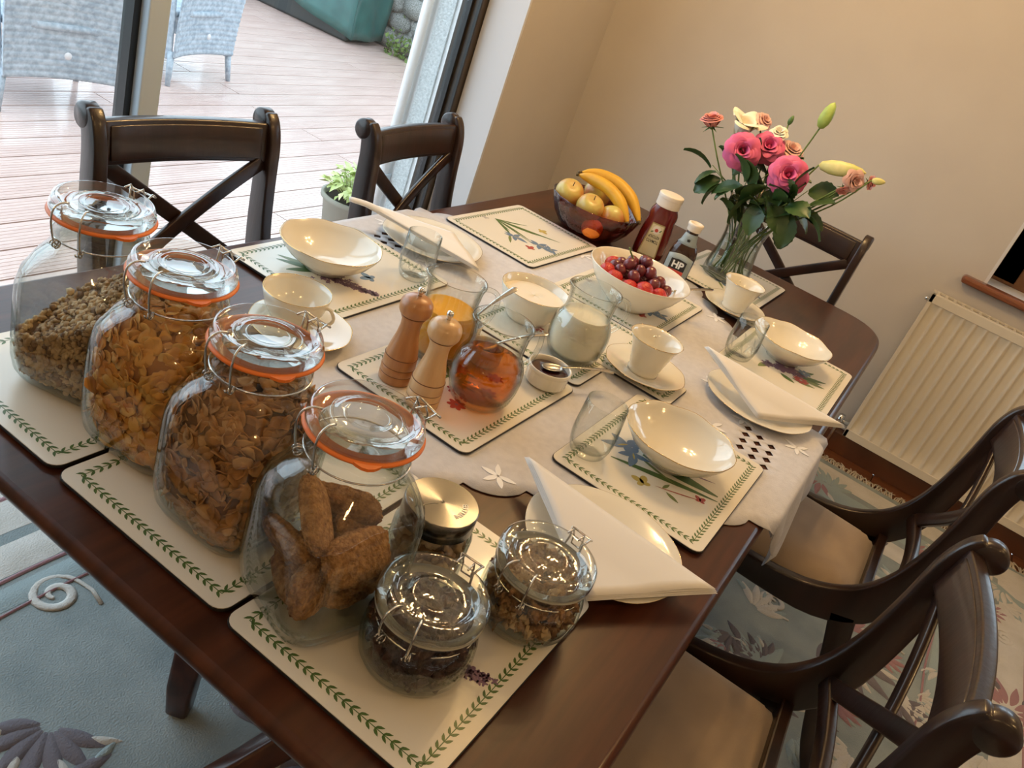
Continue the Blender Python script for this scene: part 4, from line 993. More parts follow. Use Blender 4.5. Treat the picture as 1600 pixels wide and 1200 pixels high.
cA = make_cup('wide white breakfast cup behind the third cereal jar', wide=True); place(cA, (-.553, .292, PZ + .0062), -1.35)
dup(sB, (-.560, .262, PZ), .2, 'white saucer under the wide cup behind the cereal jars')
# big salad bowl
t = thing('serving_bowl', 'large plain white serving bowl holding grapes and strawberries', 'bowl', (.365, -.012, MT))
pr = [(0, .004), (.050, .004), (.052, 0), (.057, 0), (.062, .006), (.090, .028), (.112, .052), (.127, .076), (.136, .094), (.1355, .0955), (.133, .095), (.122, .074), (.106, .052), (.085, .032), (.055, .014), (0, .010)]
part('bowl_body', MB().lathe(pr, 72), 'china', t)
# cream bowl
t = thing('cream_bowl', 'deep white bowl of pale yoghurt with a gold line at the rim', 'bowl', (-.025, .078, MT))
pr = [(0, .003), (.040, .003), (.042, 0), (.046, 0), (.050, .006), (.066, .030), (.075, .055), (.080, .074), (.079, .0748), (.0775, .074), (.072, .054), (.062, .032), (.045, .014), (0, .010)]
part('bowl_body', MB().lathe(pr, 60), 'china', t); part('gold_rim', rimring(.0793, .0745, wave(1, 0, 1), .0006), 'china_gold', t)
solo('yoghurt', MB().lathe([(.0735, .056), (.066, .0585), (.045, .060), (.02, .0595), (0, .059)], 48, mod=lambda t, r, z: (r, z + .0012 * sin(3 * t + r * 90) * (1 if r < .07 else 0))), 'cream_yog', 'pale yoghurt in the deep white bowl', 'yoghurt', (-.025, .078, MT), kind='stuff')
# ramekins
def ramekin(loc, label, rr=.044):
    t = thing('ramekin', label, 'ramekin', loc, 0, 'white ramekins of preserve')
    n = 96
    def w(t_, r, z): return (r * (1 + .010 * cos(28 * t_) * (1 if .004 < z < .030 and r > rr - .002 else 0)), z)
    k = rr / .044
    part('dish', MB().lathe([(0, .002), (.034 * k, 0), (.040 * k, .004), (.0425 * k, .008), (.043 * k, .029), (.0435 * k, .032), (.045 * k, .034), (.045 * k, .040), (.0435 * k, .0412), (.041 * k, .040), (.040 * k, .032), (.039 * k, .008), (0, .006)], n, mod=w), 'china', t)
    return t
ramekin((-.241, -.100, MT), 'white ramekin of dark jam at the corner of the centre placemat')
solo('jam', MB().lathe([(.0395, .031), (.030, .033), (.014, .0315), (0, .0325)], 40), 'jam', 'dark berry jam in the ramekin at the mat corner', 'jam', (-.241, -.100, MT), kind='stuff')
ramekin((-.262, .098, MT), 'white ramekin of brown marmalade behind the jugs', .036)
solo('marmalade', MB().lathe([(.0325, .030), (.02, .032), (0, .0315)], 40), 'marmalade', 'brown marmalade in the ramekin behind the jugs', 'marmalade', (-.262, .098, MT), kind='stuff')
ramekin((-.300, .015, MT), 'white ramekin of honey hidden behind the apple juice jug', .034)
solo('honey', MB().lathe([(.031, .028), (.02, .030), (0, .0295)], 40), 'marmalade', 'dark honey in the ramekin behind the apple juice jug', 'honey', (-.300, .015, MT), kind='stuff')
def spoon(a, b, label, L_=None, flip=False):
    """a = centre of the bowl of the spoon, b = tip of the handle"""
    A = Vector(a); Bv = Vector(b); d = Bv - A; L_ = d.length; d.normalize()
    t = thing('spoon', label, 'spoon', a, d.to_track_quat('X', 'Z').to_euler(), 'teaspoons in the dishes')
    mb = MB().grid(lambda u, v: (.022 * cos(pi * u) * -1, .0145 * sin(pi * u) ** .8 * (2 * v - 1), -.006 * (1 - (2 * u - 1) ** 2) * (1 - (2 * v - 1) ** 2)), 14, 8)
    part('spoon_bowl', mb, 'cutlery', t, solid=.0012)
    n = 18; V = []; F = []
    for i in range(n + 1):
        u = i / n; x = .021 + (L_ - .021) * u; w = .0025 + .0075 * max(0, u - .30) ** .9 if u < .93 else .0075 * (1 - ((u - .93) / .075) ** 2) + .0005; h = .0012; zc = .004 * sin(pi * u)
        V += [(x, -w, zc - h), (x, w, zc - h), (x, w, zc + h), (x, -w, zc + h)]
    for i in range(n):
        a_ = i * 4; b_ = a_ + 4; F += [(a_ + k, a_ + (k + 1) % 4, b_ + (k + 1) % 4, b_ + k) for k in range(4)]
    F += [(0, 3, 2, 1), (4 * n, 4 * n + 1, 4 * n + 2, 4 * n + 3)]
    part('spoon_handle', MB().add(V, F), 'cutlery', t, bevel=.0008)
spoon((-.255, .095, MT + .040), (-.150, .068, .868), 'teaspoon leaning out of the marmalade toward the yoghurt bowl')
spoon((-.300, .018, MT + .037), (-.208, -.058, .842), 'teaspoon pointing at the milk jug from behind the apple juice')
spoon((-.236, -.102, MT + .038), (-.118, -.190, .800), 'teaspoon standing in the dark jam ramekin')
spoon((.415, -.065, MT + .052), (.520, -.170, .852), 'spoon resting in the big white bowl of fruit')

# ================================================================== TUMBLERS
def tumbler(loc, label, m='tumbler_glass', rz=0):
    t = thing('tumbler', label, 'glass', loc, rz, 'clear glass tumblers')
    o = [(0, .003), (.024, .002), (.029, .0), (.033, .004), (.038, .018), (.0405, .035), (.041, .050), (.0395, .075), (.0378, .108), (.0370, .1085), (.0365, .108), (.0385, .075), (.0398, .050), (.039, .035), (.036, .020), (.030, .012), (0, .011)]
    part('glass_wall', MB().lathe(o, 48), m, t)
    return t
tumbler((-.377, -.273, MT), 'clear glass tumbler on the nearest right hand placemat, by its bowl')
tumbler((.415, -.318, MT), 'clear glass tumbler beside the bowl at the far right place')
t = tumbler((-.142, .322, MT), 'clear glass tumbler beside the bowl on the window side')
# engraved swags on the two further tumblers
for (x, y) in ((.415, -.318), (-.142, .322)):
    mb = MB()
    for k in range(9):
        a0 = 2 * pi * k / 9
        for s in (-1, 1):
            mb.add([((.0408 + .0004) * cos(a0 + q * s), (.0408 + .0004) * sin(a0 + q * s), z) for q, z in ((0, .028), (.20, .036), (.34, .055), (.16, .048))], [(0, 1, 2, 3)])
    e = [o for o in bpy.data.objects if o.name.startswith('tumbler') and abs(o.location.x - x) < 1e-4][0]
    part('engraving', mb, 'etched_glass', e)

# ================================================================== PEPPER MILLS
def mill(loc, m, label, rz=0):
    t = thing('pepper_mill', label, 'pepper mill', loc, rz, 'turned wooden mills')
    pr = [(0, 0), (.028, 0), (.0300, .002), (.0305, .016), (.0290, .0175), (.0305, .019), (.0305, .030), (.0290, .0315), (.0305, .033), (.0290, .052), (.0250, .072), (.0200, .092), (.0178, .110), (.0185, .122), (.0225, .130), (.0225, .1315), (0, .1315)]
    part('mill_body', MB().lathe(pr, 40), m, t)
    part('mill_head', MB().lathe([(0, .132), (.0215, .132), (.0255, .1345), (.0283, .140), (.0292, .147), (.0288, .154), (.0270, .159), (.0248, .1612), (.0245, .1622), (.020, .1660), (.011, .1690), (0, .170)], 40), m, t)
    for zr, rr_ in ((.0175, .0292), (.0315, .0292), (.0520, .0291), (.1318, .0222)):
        part('turned_ring', MB().tube([(rr_ * cos(2 * pi * k / 40), rr_ * sin(2 * pi * k / 40), zr) for k in range(40)], .0009, 5, True), 'mill_ring', t)
    part('knob', MB().lathe([(0, .1695), (.004, .170), (.0035, .172), (.0055, .176), (.0062, .180), (.005, .184), (.003, .1855), (0, .186)], 20), 'chrome', t)
mill((-.520, .066, MT), 'mill_dark', 'darker turned wooden pepper mill on the centre placemat')
mill((-.538, -.010, MT), 'mill_light', 'paler turned wooden salt mill on the centre placemat')

# ================================================================== JUGS
def jug(label, loc, rz, H=.165):
    t = thing('glass_jug', label, 'jug', loc, rz, 'clear glass jugs')
    def lip(t_, r, z):
        k = max(0, cos(t_ - pi)) ** 14 * max(0, (z - .135) / .03)
        return r * (1 + .13 * k), z + .003 * k
    o = [(0, .004), (.034, .002), (.044, 0), (.052, .005), (.060, .022), (.0645, .045), (.0655, .065), (.0635, .082), (.058, .096), (.0520, .106), (.0505, .114), (.0510, .130), (.0525, .150), (.0545, .158), (.0565, .163), (.0560, .1665), (.0530, .1670), (.0510, .163), (.0490, .150), (.0475, .130), (.0472, .114), (.049, .106), (.055, .095), (.0605, .081), (.0625, .065), (.0615, .045), (.057, .024), (.048, .012), (0, .011)]
    part('glass_body', MB().lathe(o, 56, mod=lip), 'jug_glass', t)
    P = smooth([(.050, 0, .152), (.066, 0, .154), (.084, 0, .146), (.089, 0, .120), (.082, 0, .092), (.070, 0, .078), (.0630, 0, .074)], 5)
    part('handle', MB().tube(P, .0062, 10, flat=.75), 'jug_glass', t)
    return t
def liquid(name, m, label, cat, loc, top, matl=None):
    P = [(0, .0118), (.0475, .0125), (.0565, .0245), (.0610, .045), (.062, .065), (.0600, .081), (.0545, .0952), (.0486, .107), (.0468, .115), (.047, .13)]
    Q = [p for p in P if p[1] < top]; nx = [p for p in P if p[1] >= top][0]; l = Q[-1]; f = (top - l[1]) / (nx[1] - l[1]); r = l[0] + (nx[0] - l[0]) * f
    Q += [(r, top), (r - .003, top - .0006), (0, top - .0006)]
    return solo(name, MB().lathe(Q, 48), m, label, cat, loc, kind='stuff')
J0, J1_, J2_ = (-.372, .085, MT), (-.428, -.058, MT), (-.078, -.072, MT)
jug('clear glass jug of orange juice behind the wooden mills', J0, -.75)
jug('clear glass jug of amber apple juice, in front on the centre placemat', J1_, -.55)
jug('clear glass jug of milk next to the serving bowl', J2_, -.75)
liquid('orange_juice', 'orange_juice', 'orange juice in the jug behind the wooden mills', 'juice', J0, .103)
liquid('apple_juice', 'apple_juice', 'amber apple juice in the front glass jug', 'juice', J1_, .092)
liquid('milk', 'milk', 'milk in the glass jug next to the serving bowl', 'milk', J2_, .106)

# ================================================================== NAPKINS
def napkin(A, B_, C_, zc, label, liftA=.03, n=16):
    """paper napkin folded to a triangle A-B-C lying over a plate; zc(x,y) supporting height"""
    A = Vector(A); B_ = Vector(B_); C_ = Vector(C_); mb = MB()
    for L_ in range(4):
        sh = .0016 * L_; s = 1 - .012 * L_; ctr = (A + B_ + C_) / 3
        V = []; idx = {}
        for i in range(n + 1):
            for j in range(n + 1 - i):
                u, v = i / n, j / n; p = A * (1 - u - v) + B_ * u + C_ * v
                p = ctr + (p - ctr) * s; hz = 1.1 * (1 - u) * u
                z = p.z + sh * (1 + .9 * sin(pi * min(1, v * 1.6 + .1))) + .0010 * MN.noise(Vector((p.x * 14, p.y * 14, L_ * 5.)))
                idx[i, j] = len(V); V.append((p.x, p.y, z))
        F = []
        for i in range(n):
            for j in range(n - i):
                F.append((idx[i, j], idx[i + 1, j], idx[i, j + 1]))
                if j < n - i - 1: F.append((idx[i + 1, j], idx[i + 1, j + 1], idx[i, j + 1]))
        mb.add(V, F, 0, True)
    return solo('napkin', mb, 'napkin', label, 'napkin', group='white folded napkins', solid=.0009)
napkin((-.556, -.230, .797), (-.555, -.592, .783), (-.735, -.455, .7765), None, 'white paper napkin folded to a triangle on the plate by the walnut jar')
napkin((.190, -.275, .826), (.300, -.630, .778), (.100, -.465, .776), None, 'white paper napkin folded on the plate between the right hand placemats')
napkin((-.080, .560, .822), (.020, .250, .780), (.150, .420, .777), None, 'white paper napkin folded on the window side plate')
mb = MB()   # rolled edge of the window side napkin
solo('napkin', MB().tube(smooth([(-.100, .575, .828), (-.062, .535, .823), (-.030, .470, .808), (.0, .40, .790), (.018, .32, .786)], 4), [.004 + .008 * sin(pi * min(1, .25 + i / 18)) for i in range(17)], 10, flat=.55), 'napkin', 'rolled edge of paper napkin pointing at the window over the plate', 'napkin', group='white folded napkins')

# ================================================================== FRUIT BOWL
FB = (.757, .318)
t = thing('fruit_bowl', 'ruby tinted cut glass bowl piled with fruit at the far end', 'bowl', (*FB, TT + .0005))
def fl_(t_, r, z): return (r * (1 + .022 * abs(sin(9 * t_)) * min(1, z / .03)), z)
part('glass_body', MB().lathe([(0, .004), (.070, 0), (.085, .004), (.100, .016), (.122, .045), (.136, .075), (.143, .100), (.1425, .102), (.140, .101), (.132, .076), (.117, .046), (.096, .020), (.08, .010), (0, .009)], 108, mod=fl_), 'bowl_ruby', t)
def apple(c, r, label, m='apple_skin', rot=(0, 0, 0)):
    t = thing('apple' if m == 'apple_skin' else 'mandarin', label, 'apple' if m == 'apple_skin' else 'mandarin', c, Euler(rot), None)
    V = MB().ball((0, 0, 0), r, 28, 20, f=lambda d: 1 - (.20 if m == 'apple_skin' else .08) * max(0, d.z) ** 8 - .10 * max(0, -d.z) ** 8 + .015 * cos(5 * math.atan2(d.y, d.x)) * max(0, -d.z), sc=(1, 1, .92))
    part('skin', V, m, t)
    part('stalk', MB().tube([(0, 0, r * .70), (.002, .001, r * .9), (.005, .002, r * 1.02)], .0014, 6), 'banana_tip', t)
    return t
bx, by, bz = FB[0], FB[1], TT
apple((bx - .062, by + .075, bz + .105), .044, 'yellow red apple at the window side of the fruit bowl', rot=(.3, -.5, 0))
apple((bx - .075, by - .010, bz + .098), .043, 'yellow apple with its stalk up at the front of the fruit bowl', rot=(.1, -.45, .4))
apple((bx - .030, by - .072, bz + .086), .044, 'yellow apple at the right front of the fruit bowl under the bananas', rot=(-.4, .5, 0))
apple((bx + .055, by + .035, bz + .110), .045, 'red apple at the back of the fruit bowl under the bananas', rot=(.5, .3, 0))
apple((bx - .020, by + .030, bz + .060), .042, 'green yellow apple low in the middle of the fruit bowl', rot=(.2, .3, 1))
apple((bx - .085, by - .045, bz + .046), .033, 'orange mandarin seen through the front of the fruit bowl', 'mandarin')
apple((bx + .045, by - .065, bz + .055), .034, 'orange mandarin low at the back of the fruit bowl', 'mandarin')
def banana(P, r, label):
    t = thing('banana', label, 'banana', P[0], 0, 'bananas on top of the fruit bowl')
    Q = smooth([tuple(Vector(p) - Vector(P[0])) for p in P], 5); n = len(Q)
    R_ = [r * min(1, .30 + 2.6 * min(i, n - 1 - i) / n) for i in range(n)]; R_[0] = r * .22; R_[1] = r * .25
    part('peel', MB().tube(Q, R_, 6), 'banana', t, sub=1)
    part('tip', MB().ball(Q[-1], r * .32, 8, 6), 'banana_tip', t)
    part('stem', MB().tube([Q[0], tuple(Vector(Q[0]) * 1 + (Vector(Q[0]) - Vector(Q[2])) * .6)], r * .24, 6), 'banana_tip', t)
banana([(bx - .02, by + .085, bz + .155), (bx - .005, by + .045, bz + .158), (bx - .010, by - .020, bz + .156), (bx - .020, by - .080, bz + .132), (bx - .034, by - .125, bz + .095)], .0235, 'nearer of the two bananas lying over the fruit bowl')
banana([(bx + .00, by + .088, bz + .160), (bx + .035, by + .050, bz + .168), (bx + .045, by - .020, bz + .168), (bx + .036, by - .090, bz + .142), (bx + .012, by - .142, bz + .100)], .0240, 'further of the two bananas lying over the fruit bowl')

# ================================================================== GRAPES AND STRAWBERRIES
SB = Vector((.365, -.012, MT))
gm = MB().ball((0, 0, 0), .0155, 14, 10, sc=(1, 1, 1.12)).mesh('grape', 'grape')
rg = random.Random(5)
first = None; k = 0; pts = []
def tryp(x, y, z):
    for p in pts:
        if (Vector((x, y, z)) - p).length < .0275: return False
    pts.append(Vector((x, y, z))); return True
cand = []
for i in range(900):
    x, y = rg.uniform(-.060, .062), rg.uniform(-.075, .075); top = .112 - 9 * x * x - 6 * y * y + (.012 if y > -.01 else 0); z = rg.uniform(.055, max(.058, top))
    if tryp(x, y, z) and len(pts) >= 40: break
GLAB = 'dark red grape in the bunch in the big white bowl'
for p in pts:
    o = bpy.data.objects.new('grape', gm); COL.objects.link(o); place(o, SB + p, Euler((rg.uniform(-1, 1), rg.uniform(-1, 1), 0)))
    tag(o, GLAB, 'grape', 'red grapes in the big white bowl')
mb = MB().tube([(0, .0, .07), (.004, .02, .10), (-.004, .045, .128), (-.012, .05, .140)], .0022, 6)
for p in pts[::3]: mb.tube([(p.x * .3, p.y * .3, .075), tuple(p)], .0011, 4)
solo('grape_stalk', mb, 'stem_green', 'green grape stalk sticking up from the bunch in the big white bowl', 'stalk', tuple(SB))
sm = MB().ball((0, 0, 0), .025, 16, 12, f=lambda d: (1 - .28 * max(0, -d.z) ** 1.5) * (1 + .015 * MN.noise(d * 9)), sc=(.85, .85, 1.1)).mesh('berry', 'strawberry')
cm_ = MB()
for k in range(7): cm_.add([tuple(Vector((x * cos(2 * pi * k / 7) - y * sin(2 * pi * k / 7), x * sin(2 * pi * k / 7) + y * cos(2 * pi * k / 7), z))) for x, y, z in ((0, 0, .0225), (.007, -.003, .0235), (.014, 0, .020), (.007, .003, .0235))], [(0, 1, 2, 3)])
cm_ = cm_.mesh('calyx', 'leaf_mid')
SL = [((-.075, .062, .078), (.3, 1.2, .4), 'strawberry at the window side edge of the fruit in the big white bowl'), ((-.082, .030, .074), (.2, 1.3, 2.), 'strawberry second from the window side in the big white bowl'), ((-.088, -.012, .072), (1.5, .8, 1.), 'strawberry with pale top at the front middle of the big white bowl'), ((-.072, -.048, .078), (2.6, .4, 2.5), 'large strawberry at the front right of the big white bowl'), ((-.040, -.078, .074), (2.2, .6, .2), 'strawberry furthest right in the big white bowl, by the spoon'), ((.01, .085, .072), (1., .4, .2), 'strawberry at the back of the bowl behind the grapes')]
for i, (p, r, lb) in enumerate(SL):
    t = thing('strawberry', lb, 'strawberry', tuple(SB + Vector(p)), Euler(r), 'strawberries in the big white bowl')
    part('berry', sm, None, t, scale=1.15 if i == 3 else .95); part('calyx', cm_, None, t)

# ================================================================== SAUCE BOTTLES
def bottle_mod(fx_, fy):
    return lambda t, r, z: (r, z)
KB = thing('ketchup_bottle', 'squeezy ketchup bottle with white cap and upside down cream label', 'bottle', (.822, .130, TT + .0005), -1.29)
def oval(a, b, n=40): return [(a * math.copysign(abs(cos(t)) ** .85, cos(t)), b * math.copysign(abs(sin(t)) ** .85, sin(t))) for t in [2 * pi * k / n for k in range(n)]]
def loft(secs, n=40, mi=0):
    V = []; F = []
    for (a, b, z) in secs: V += [(x, y, z) for x, y in oval(a, b, n)]
    for i in range(len(secs) - 1):
        for k in range(n): F.append((i * n + k, i * n + (k + 1) % n, (i + 1) * n + (k + 1) % n, (i + 1) * n + k))
    F.append(tuple(range(n - 1, -1, -1))); F.append(tuple(range((len(secs) - 1) * n, len(secs) * n)))
    return MB().add(V, F, mi)
part('bottle_body', loft([(.040, .026, 0), (.048, .031, .008), (.050, .033, .03), (.049, .033, .07), (.045, .032, .105), (.042, .031, .125), (.044, .032, .138), (.043, .032, .150), (.036, .030, .165), (.034, .030, .170)]), 'ketchup', KB)
part('cap', MB().lathe([(.0, .168), (.036, .168), (.0375, .170), (.0375, .194), (.0385, .1945), (.0385, .205), (.037, .207), (0, .207)], 48), 'cap_white', KB, bevel=.001)
def plate_label(parent, name, poly, y, m, th=.0006): 
    mb = MB().prism(poly, -th, 0); return part(name, mb, m, parent, loc=(0, y, 0), rot=(RAD(90), 0, 0))
kp = [(-.020, .118), (.020, .118), (.029, .020), (.029, .012), (-.029, .012), (-.029, .020)]
Lk = plate_label(KB, 'label', kp, -.0336, 'label_gold')
for nm, poly, m, yy in (('label_face', [(-.0175, .114), (.0175, .114), (.0255, .020), (.0255, .016), (-.0255, .016), (-.0255, .020)], 'label_cream', .0), ('label_disc', ellipse(0, .098, .013, .013, 0, 24), 'cap_white', .0), ('tomato', ellipse(0, .097, .0055, .0055, 0, 16), 'label_red', .0), ('label_leaf', leafpoly(-.016, .088, .5, .010, .004), 'leaf_mid', .0), ('label_leaf', leafpoly(.009, .094, .9, .011, .004), 'leaf_mid', .0)):
    q = {'label_face': .0003, 'label_disc': .0006}.get(nm, .0009); part(nm, MB().prism(poly, 0, .0003), m, Lk, loc=(0, 0, q))
text('lettering', 'KETCHUP', .0125, 'label_black', Lk, (0, .077, .0013), (0, 0, pi), .0001, .0002, sx=.62)
text('lettering', 'TOMATO', .0135, 'label_black', Lk, (0, .062, .0013), (0, 0, pi), .0001, .0002, sx=.66)
HB = thing('brown_sauce_bottle', 'brown sauce bottle with white cap and blue HP label', 'bottle', (.745, .005, TT + .0005), -1.33)
part('bottle_body', loft([(.036, .024, 0), (.040, .028, .006), (.041, .029, .02), (.041, .029, .085), (.038, .027, .102), (.030, .023, .116), (.024, .021, .124), (.0205, .020, .140), (.0175, .0175, .155), (.0170, .0170, .160)]), 'sauce_brown', HB)
part('cap', MB().lathe([(0, .158), (.020, .158), (.021, .160), (.021, .170), (.0225, .172), (.0235, .176), (.0235, .180), (.022, .182), (.016, .1825), (.015, .181), (0, .181)], 40), 'cap_white', HB)
part('neck_label', loft([(.0302, .0233, .1165), (.0245, .0214, .1245), (.0210, .0205, .1400), (.0184, .0183, .151)]), 'label_blue', HB)
text('neck_crest', '♜', .010, 'label_black', HB, (0, -.0218, .133), (RAD(82), 0, 0), .0001) if False else part('neck_crest', MB().prism([(-.004, 0), (.004, 0), (.005, .008), (.002, .006), (0, .010), (-.002, .006), (-.005, .008)], 0, .0004), 'label_black', HB, loc=(0, -.0218, .128), rot=(RAD(80), 0, 0))
Lh = part('label', MB().grid(lambda u, v: (-.0375 + .075 * u, -.0292 - .0004 + .010 * abs(2 * u - 1) ** 4, .012 + (.068 + .010 * (1 - (2 * u - 1) ** 2)) * v), 20, 4), 'label_blue', HB, solid=.0005)
part('label_panel', MB().prism([(-.024, .040), (.024, .040), (.024, .070), (0, .0735), (-.024, .070)], 0, .0003), 'label_black', Lh, loc=(0, -.0298, 0), rot=(RAD(90), 0, 0))
part('label_strip', MB().prism([(-.024, .026), (.024, .026), (.024, .0395), (-.024, .0395)], 0, .0003), 'label_red', Lh, loc=(0, -.0298, 0), rot=(RAD(90), 0, 0))
text('lettering', 'HP', .0285, 'label_white', Lh, (0, -.0303, .0545), (RAD(90), 0, 0), .0002, .0011)

# ================================================================== VASE AND FLOWERS
VB = Vector((.992, -.085, MT))
t = thing('flower_vase', 'flared clear glass vase half full of water, holding roses and lilies', 'vase', tuple(VB))
o = [(0, .006), (.060, .002), (.072, 0), (.076, .006), (.074, .03), (.067, .07), (.062, .110), (.062, .140), (.068, .180), (.080, .215), (.093, .245), (.0925, .2465), (.091, .2455), (.0775, .216), (.0655, .181), (.0595, .14), (.0595, .11), (.0645, .07), (.0710, .03), (.070, .018), (0, .016)]
part('glass_wall', MB().lathe(o, 56), 'tumbler_glass', t)
solo('vase_water', MB().lathe([(0, .0165), (.0695, .0185), (.0705, .03), (.064, .07), (.059, .11), (.0588, .125), (0, .125)], 40), 'vase_water', 'clear water in the lower half of the flower vase', 'water', tuple(VB), kind='stuff')
rf = random.Random(11)
def stem_pts(base, head, bend=.02):
    a = Vector(base); b = Vector(head); m1 = a.lerp(b, .35); m1.x = VB.x + (m1.x - VB.x) * .6; m1.y = VB.y + (m1.y - VB.y) * .55; m2 = a.lerp(b, .75) + Vector((0, 0, bend))
    return smooth([tuple(a), tuple(m1), tuple(m2), tuple(b)], 5)
def foot():
    a = rf.uniform(0, 6.28); r = rf.uniform(.02, .058); return VB + Vector((r * cos(a), r * sin(a), .021))
petal_cache = {}
def petal_mesh(m, w, h, cup, curl):
    key = (m, w, h, cup, curl)
    if key not in petal_cache:
        def f(u, v):
            e2 = (2 * u - 1) ** 2; x = (u - .5) * w * (.35 + .65 * sin(pi * min(1, .10 + v * .55))); z = h * v * (1 - .22 * e2 * v)
            edge = max(0, v - .72) / .28
            y = cup * (1 - (2 * u - 1) ** 2) * sin(pi * .5 * min(1, v * 1.3)) - curl * edge ** 1.5 * h * (1 - .5 * e2)
            return (x, y, z - .10 * h * edge ** 2)
        petal_cache[key] = MB().grid(f, 8, 8).mesh('petal', m)
    return petal_cache[key]
def rose(head, r, m, label, direction=(0, -1, 1), open_=1., name='rose', layers=5, leafs=2):
    t = thing(name, label, 'flower', tuple(head), Vector(direction).normalized().to_track_quat('Z', 'Y').to_euler(), 'cut flowers in the vase')
    r = r * .86; h = r * 1.15
    for L_ in range(layers):
        f = (L_ + .15) / layers; n = 3 + L_; pm = petal_mesh(m, round(r * (.75 + .75 * f), 4), round(h * (1.0 - .02 * L_), 4), round(-r * .22, 4), round(.10 + .55 * f * open_, 3))
        for k in range(n):
            a = 2 * pi * k / n + L_ * 1.1 + rf.uniform(-.15, .15); tilt = .10 + 1.02 * f ** 1.25 * open_
            o = part('petal', pm, None, t, loc=(r * .12 * f * cos(a), r * .12 * f * sin(a), -h * .45 + (.25 - .25 * f) * h * .4))
            o.rotation_euler = (Matrix.Rotation(a - pi / 2, 3, 'Z') @ Matrix.Rotation(-tilt, 3, 'X') @ Matrix.Rotation(pi, 3, 'Z')).to_euler() if False else (Matrix.Rotation(a + pi / 2, 3, 'Z') @ Matrix.Rotation(tilt, 3, 'X')).to_euler()
    part('flower_heart', MB().ball((0, 0, -r * .15), r * .15, 10, 8, sc=(1, 1, 1.8)), m, t)
    mb = MB()
    for k in range(5): 
        a = 2 * pi * k / 5; mb.add([(0, 0, -h * .5), (r * .30 * cos(a - .35), r * .30 * sin(a - .35), -h * .48), (r * .95 * cos(a), r * .95 * sin(a), -h * .55 - .1 * r), (r * .30 * cos(a + .35), r * .30 * sin(a + .35), -h * .48)], [(0, 1, 2, 3)])
    mb.ball((0, 0, -h * .48), r * .22, 8, 6)
    part('sepals', mb, 'leaf_mid', t, solid=.0008)
    M_ = t.rotation_euler.to_matrix(); inv = M_.inverted(); base = Vector(head) + M_ @ Vector((0, 0, -h * .5))
    P = [tuple(inv @ (Vector(p) - Vector(head))) for p in stem_pts(foot(), base)]
    part('stem', MB().tube(P, .0026, 6), 'stem_green', t)
    return t
toc = Vector((-1.648, -.603, 1.53)) 
def dirto(h, up=.3, side=0.):
    d = (toc - Vector(h)).normalized(); return (d.x, d.y + side, d.z + up)
h = (1.0, .165, 1.172); rose(h, .044, 'rose_coral', 'coral pink rose highest on the left of the bouquet, seen from the side', (-.35, .35, 1), .42)
h = (.93, .020, 1.140); rose(h, .052, 'rose_pink', 'large open pink rose left of centre in the bouquet', dirto(h, .15), 1.0, layers=7)
h = (1.0, -.030, 1.172); rose(h, .048, 'rose_pink', 'pink rose in the middle of the bouquet, behind two larger ones', dirto(h, .5), .95)
h = (.90, -.139, 1.138); rose(h, .054, 'rose_pink', 'open deep pink rose lowest in the front centre of the bouquet', dirto(h, .2), 1.0, layers=7)
h = (1.06, -.085, 1.178); rose(h, .044, 'rose_pale', 'faded pink and cream rose right of the middle of the bouquet', (-.5, -.3, 1), .7)
h = (1.06, .030, 1.225); rose(h, .030, 'rose_pale', 'small pale pink bloom at the back beside the cream lily', (-.4, -.6, .8), .8, layers=4)
h = (1.03, -.033, 1.215); rose(h, .028, 'petal_cream', 'small cream bloom at the back of the bouquet', (-.6, 0, .7), .8, layers=4)
h = (.90, -.312, 1.195); rose(h, .032, 'rose_pale', 'pale apricot bloom drooping on the right of the bouquet', (-.7, -.6, .2), .9, layers=4)
h = (.93, -.350, 1.205); rose(h, .022, 'rose_coral', 'small coral bloom behind the apricot one on the right', (-.3, -.8, .2), .7, layers=4)
h = (.90, -.296, 1.160); rose(h, .022, 'rose_coral', 'small dark pink bloom hanging lowest on the right', (-.4, -.5, -.7), .7, layers=4)
# open cream lily
t = thing('lily', 'open cream lily rising at the top left of the bouquet', 'flower', (1.02, .072, 1.175), Euler((.15, -.25, 0)), 'cut flowers in the vase')
pm = petal_mesh('petal_cream', .055, .085, -.014, .35)
for k in range(6):
    a = 2 * pi * k / 6; o = part('petal', pm, None, t, loc=(.004 * cos(a), .004 * sin(a), -.02)); o.rotation_euler = (Matrix.Rotation(a + pi / 2, 3, 'Z') @ Matrix.Rotation(.10 + .22 * (k % 2), 3, 'X')).to_euler()
part('stem', MB().tube([tuple(Vector(p) - Vector((1.02, .072, 1.175))) for p in stem_pts(foot(), (1.02, .072, 1.160))], .003, 6), 'stem_green', t)
def bud(tip, base, r, m, label, nm='lily_bud'):
    A = Vector(base); d = Vector(tip) - A; L_ = d.length
    t = thing(nm, label, 'flower bud', base, d.to_track_quat('Z', 'Y').to_euler(), 'cut flowers in the vase')
    part('bud', MB().lathe([(.001, 0), (r * .55, L_ * .06), (r * .92, L_ * .25), (r, L_ * .45), (r * .85, L_ * .7), (r * .5, L_ * .9), (.001, L_)], 18, mod=lambda t_, q, z: (q * (1 + .08 * cos(3 * t_)), z)), m, t)
    inv = t.rotation_euler.to_matrix().inverted()
    part('stem', MB().tube([tuple(inv @ (Vector(p) - A)) for p in stem_pts(foot(), base, .0)], .0024, 6), 'stem_green', t)
bud((1.0, -.146, 1.352), (1.0, -.140, 1.272), .0185, 'bud_green', 'tall green lily bud standing highest on the right')
bud((.93, -.325, 1.222), (.95, -.195, 1.188), .0210, 'lily_yellow', 'long yellow green lily bud pointing right above the drooping blooms')
